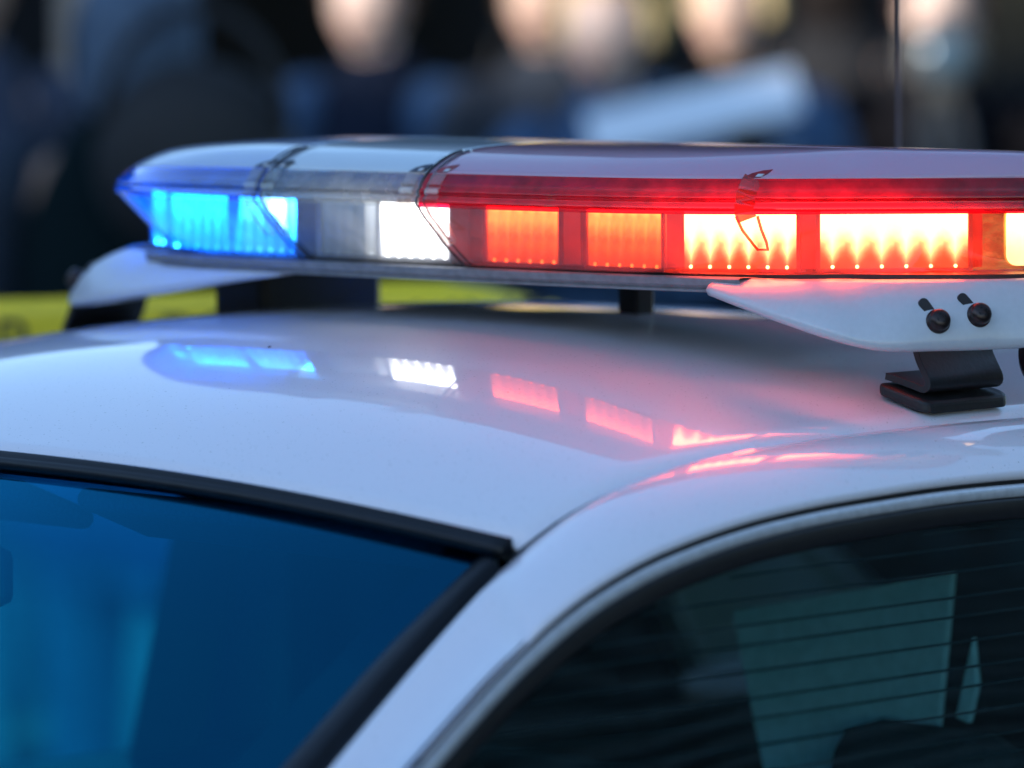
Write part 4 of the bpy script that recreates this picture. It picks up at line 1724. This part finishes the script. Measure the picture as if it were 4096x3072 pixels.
    for sx in (-1, 1):
        S, El, Wr, fd = arm_pts[sx]
        if arms[0 if sx < 0 else 1] == 'up':
            skinned('glove', [Wr - fd * .02, Wr + fd * .06, Wr + fd * .15 + Vector((0, -.03, 0))], [(0, 1), (1, 2)], [.044, .056, .046], M_shoe, body, 2)
        V = [S + Vector((-sx * .085, .008, -.03)), S + Vector((sx * .004, 0, -.012)), El, Wr + (fd * .07 if 'down' not in arms else fd * 0)]
        slv = skinned('sleeve', V, [(0, 1), (1, 2), (2, 3)], [.115, .096, .062, .046], cloth(sleeves or jacket), jk, 2)
    V = [Vector((0, 0, hip_z))]
    Rr = [.135 * B]
    Ed = []
    for sx in (-1, 1):
        b = len(V)
        V += [Vector((sx * .092 * k, 0, hip_z - .06)), Vector((sx * .10 * k, -.012, .50 * k)), Vector((sx * .105 * k, .01, .10 * k))]
        Rr += [.10, .072, .060]
        Ed += [(0, b), (b, b + 1), (b + 1, b + 2)]
    skinned('trousers', V, Ed, Rr, cloth(legs), body, 1)
    for sx in (-1, 1):
        skinned('shoe', [Vector((sx * .105 * k, .035, .045)), Vector((sx * .112 * k, -.06, .042)), Vector((sx * .122 * k, -.16, .034))], [(0, 1), (1, 2)], [.045, .044, .034], M_shoe, body, 1)
    return e, arm_pts


NAVY, BLACK, SLATE, BLUE, GREYC = (.012, .018, .036), (.005, .005, .007), (.055, .068, .105), (.055, .11, .21), (.045, .054, .070)
DARKT, GREEN = (.010, .011, .015), (.004, .011, .013)
P1 = person('person in a slate blue jacket at the far left edge, behind the tape', 11.6, -70, 1.72, R(10), SLATE, (.24, .27, .31), (.03, .02, .015), 1, build=1.1)
P2 = person('person in a dark green jacket seen from behind, wearing a grey blue cap', 9.6, 300, 1.80, R(165), GREEN, (.20, .28, .40), (.10, .14, .20), 1, ground=0, build=1.25, sleeves=(.030, .042, .062), cap=(.20, .28, .40), long_hair=True)
P3 = person('person in a navy vest with blue sleeves and a sunlit face', 11.9, 805, 1.69, R(-25), NAVY, DARKT, (.02, .015, .012), 2, arms=('down', 'down'), sleeves=BLUE)
P4 = person('person in a yellow cap and grey jacket behind the white middle of the bar', 11.7, 1185, 1.70, R(-22), GREYC, DARKT, (.04, .03, .02), 0, cap=(.72, .56, .16))
P5 = person('fair-haired person in a blue shirt holding up a white folder', 11.05, 1318, 1.79, R(-24), BLUE, DARKT, (.60, .48, .22), 2, ground=-.012, arms=('across', 'across'))
P6 = person('light blond person with blue sleeves right of the white folder', 11.65, 1580, 1.68, R(-25), BLACK, DARKT, (.62, .52, .28), 0, sleeves=BLUE)
P7 = person('person in a dark grey coat turned away, between the folder and the aerial', 13.6, 1800, 1.74, R(160), (.020, .021, .024), DARKT, (.012, .010, .010), 1, build=1.1, long_hair=True)
P8 = person('person in a black coat standing behind the camera tripod', 12.3, 2030, 1.66, R(-14), BLACK, DARKT, (.03, .02, .02), 2, build=1.1)


# things they carry
def carried(name, label, cat, D, u, v):
    z = 1.87 - (v + 159) / 12289 * D
    e = empty(name, at(D, (u - 1106) / 12289 * D, z), R(45))
    return tag(e, label, cat)


M_bag = grain(mat('black_nylon', (.008, .008, .010), .7), 60, .4, bump=.3)
bg = carried('black_backpack', 'round black backpack on the back of the person in dark green', 'backpack', 9.35, 420, 345)
bm = bmesh.new()
bmesh.ops.create_uvsphere(bm, u_segments=24, v_segments=16, radius=1, matrix=Matrix.Diagonal((.165, .075, .165, 1)))
bmobj('pouch', bm, M_bag, bg, True)
tube('strap', [(.15 * math.cos(a), -.01, .05 + .20 * math.sin(a)) for a in [math.pi * q / 12 for q in range(13)]], .012, M_bag, bg)
b2 = carried('black_bag', 'black shoulder bag in front of the person in the yellow cap', 'bag', 12.05, 1160, 230)
bm = bmesh.new()
bmesh.ops.create_uvsphere(bm, u_segments=24, v_segments=16, radius=1, matrix=Matrix.Diagonal((.105, .06, .12, 1)))
bmobj('pouch', bm, M_bag, b2, True)
tube('strap', [(.09 * math.cos(a), .0, .04 + .2 * math.sin(a)) for a in [math.pi * q / 12 for q in range(13)]], .010, M_bag, b2)
M_folder = grain(mat('white_card', (.72, .76, .80), .6), 20, .06)
fo = carried('folder', 'white folder held up at a slant by the fair-haired person', 'folder', 10.72, 1500, 243)
fm = Matrix.Rotation(R(-13), 4, 'Y') @ Matrix.Rotation(R(-62), 4, 'X')
box('cover', (-.200, -.006, -.082), (.200, -.001, .082), M_folder, fo, .001, fm)
box('cover', (-.198, .001, -.082), (.200, .006, .082), M_folder, fo, .001, fm)
box('spine', (-.2045, -.006, -.083), (-.2005, .006, .083), M_folder, fo, .001, fm)
M_cam = grain(mat('grey_camera_shell', (.05, .055, .06), .4), 90, .3)
M_camglass = mat('camera_front_glass', (.05, .09, .13), .25, .3)
ca = carried('camera', 'camera with a big round lens on a dark three-legged tripod', 'camera', 11.45, 2035, 118)
box('camera_body', (-.075, .0, -.05), (.075, .07, .05), M_cam, ca, .01)
box('viewfinder', (-.03, .01, .0505), (.03, .06, .08), M_cam, ca, .008)
ln = lathe('camera_lens', [(.045, 0), (.05, .01), (.05, .09), (.056, .10), (.056, .12), (.050, .121)], M_cam, ca, 28, Matrix.Rotation(R(90), 4, 'X'))
lathe('front_glass', [(.0495, .1215), (.047, .1245), (.03, .130), (.01, .132)], M_camglass, ln, 28, Matrix.Rotation(R(90), 4, 'X'))
hd = box('tripod_head', (-.03, .0, -.10), (.03, .06, -.0505), M_cam, ca, .006)
for k in range(3):
    a = R(90 + 120 * k)
    tube('tripod_leg', [(.03 * math.cos(a), .03 + .03 * math.sin(a), -.095), (.36 * math.cos(a), .03 + .36 * math.sin(a), -ca.location.z + (.135 if (ca.matrix_basis @ Vector((.36 * math.cos(a), .03 + .36 * math.sin(a), 0))).x < -4 else .0))], .013, M_cam, ca)
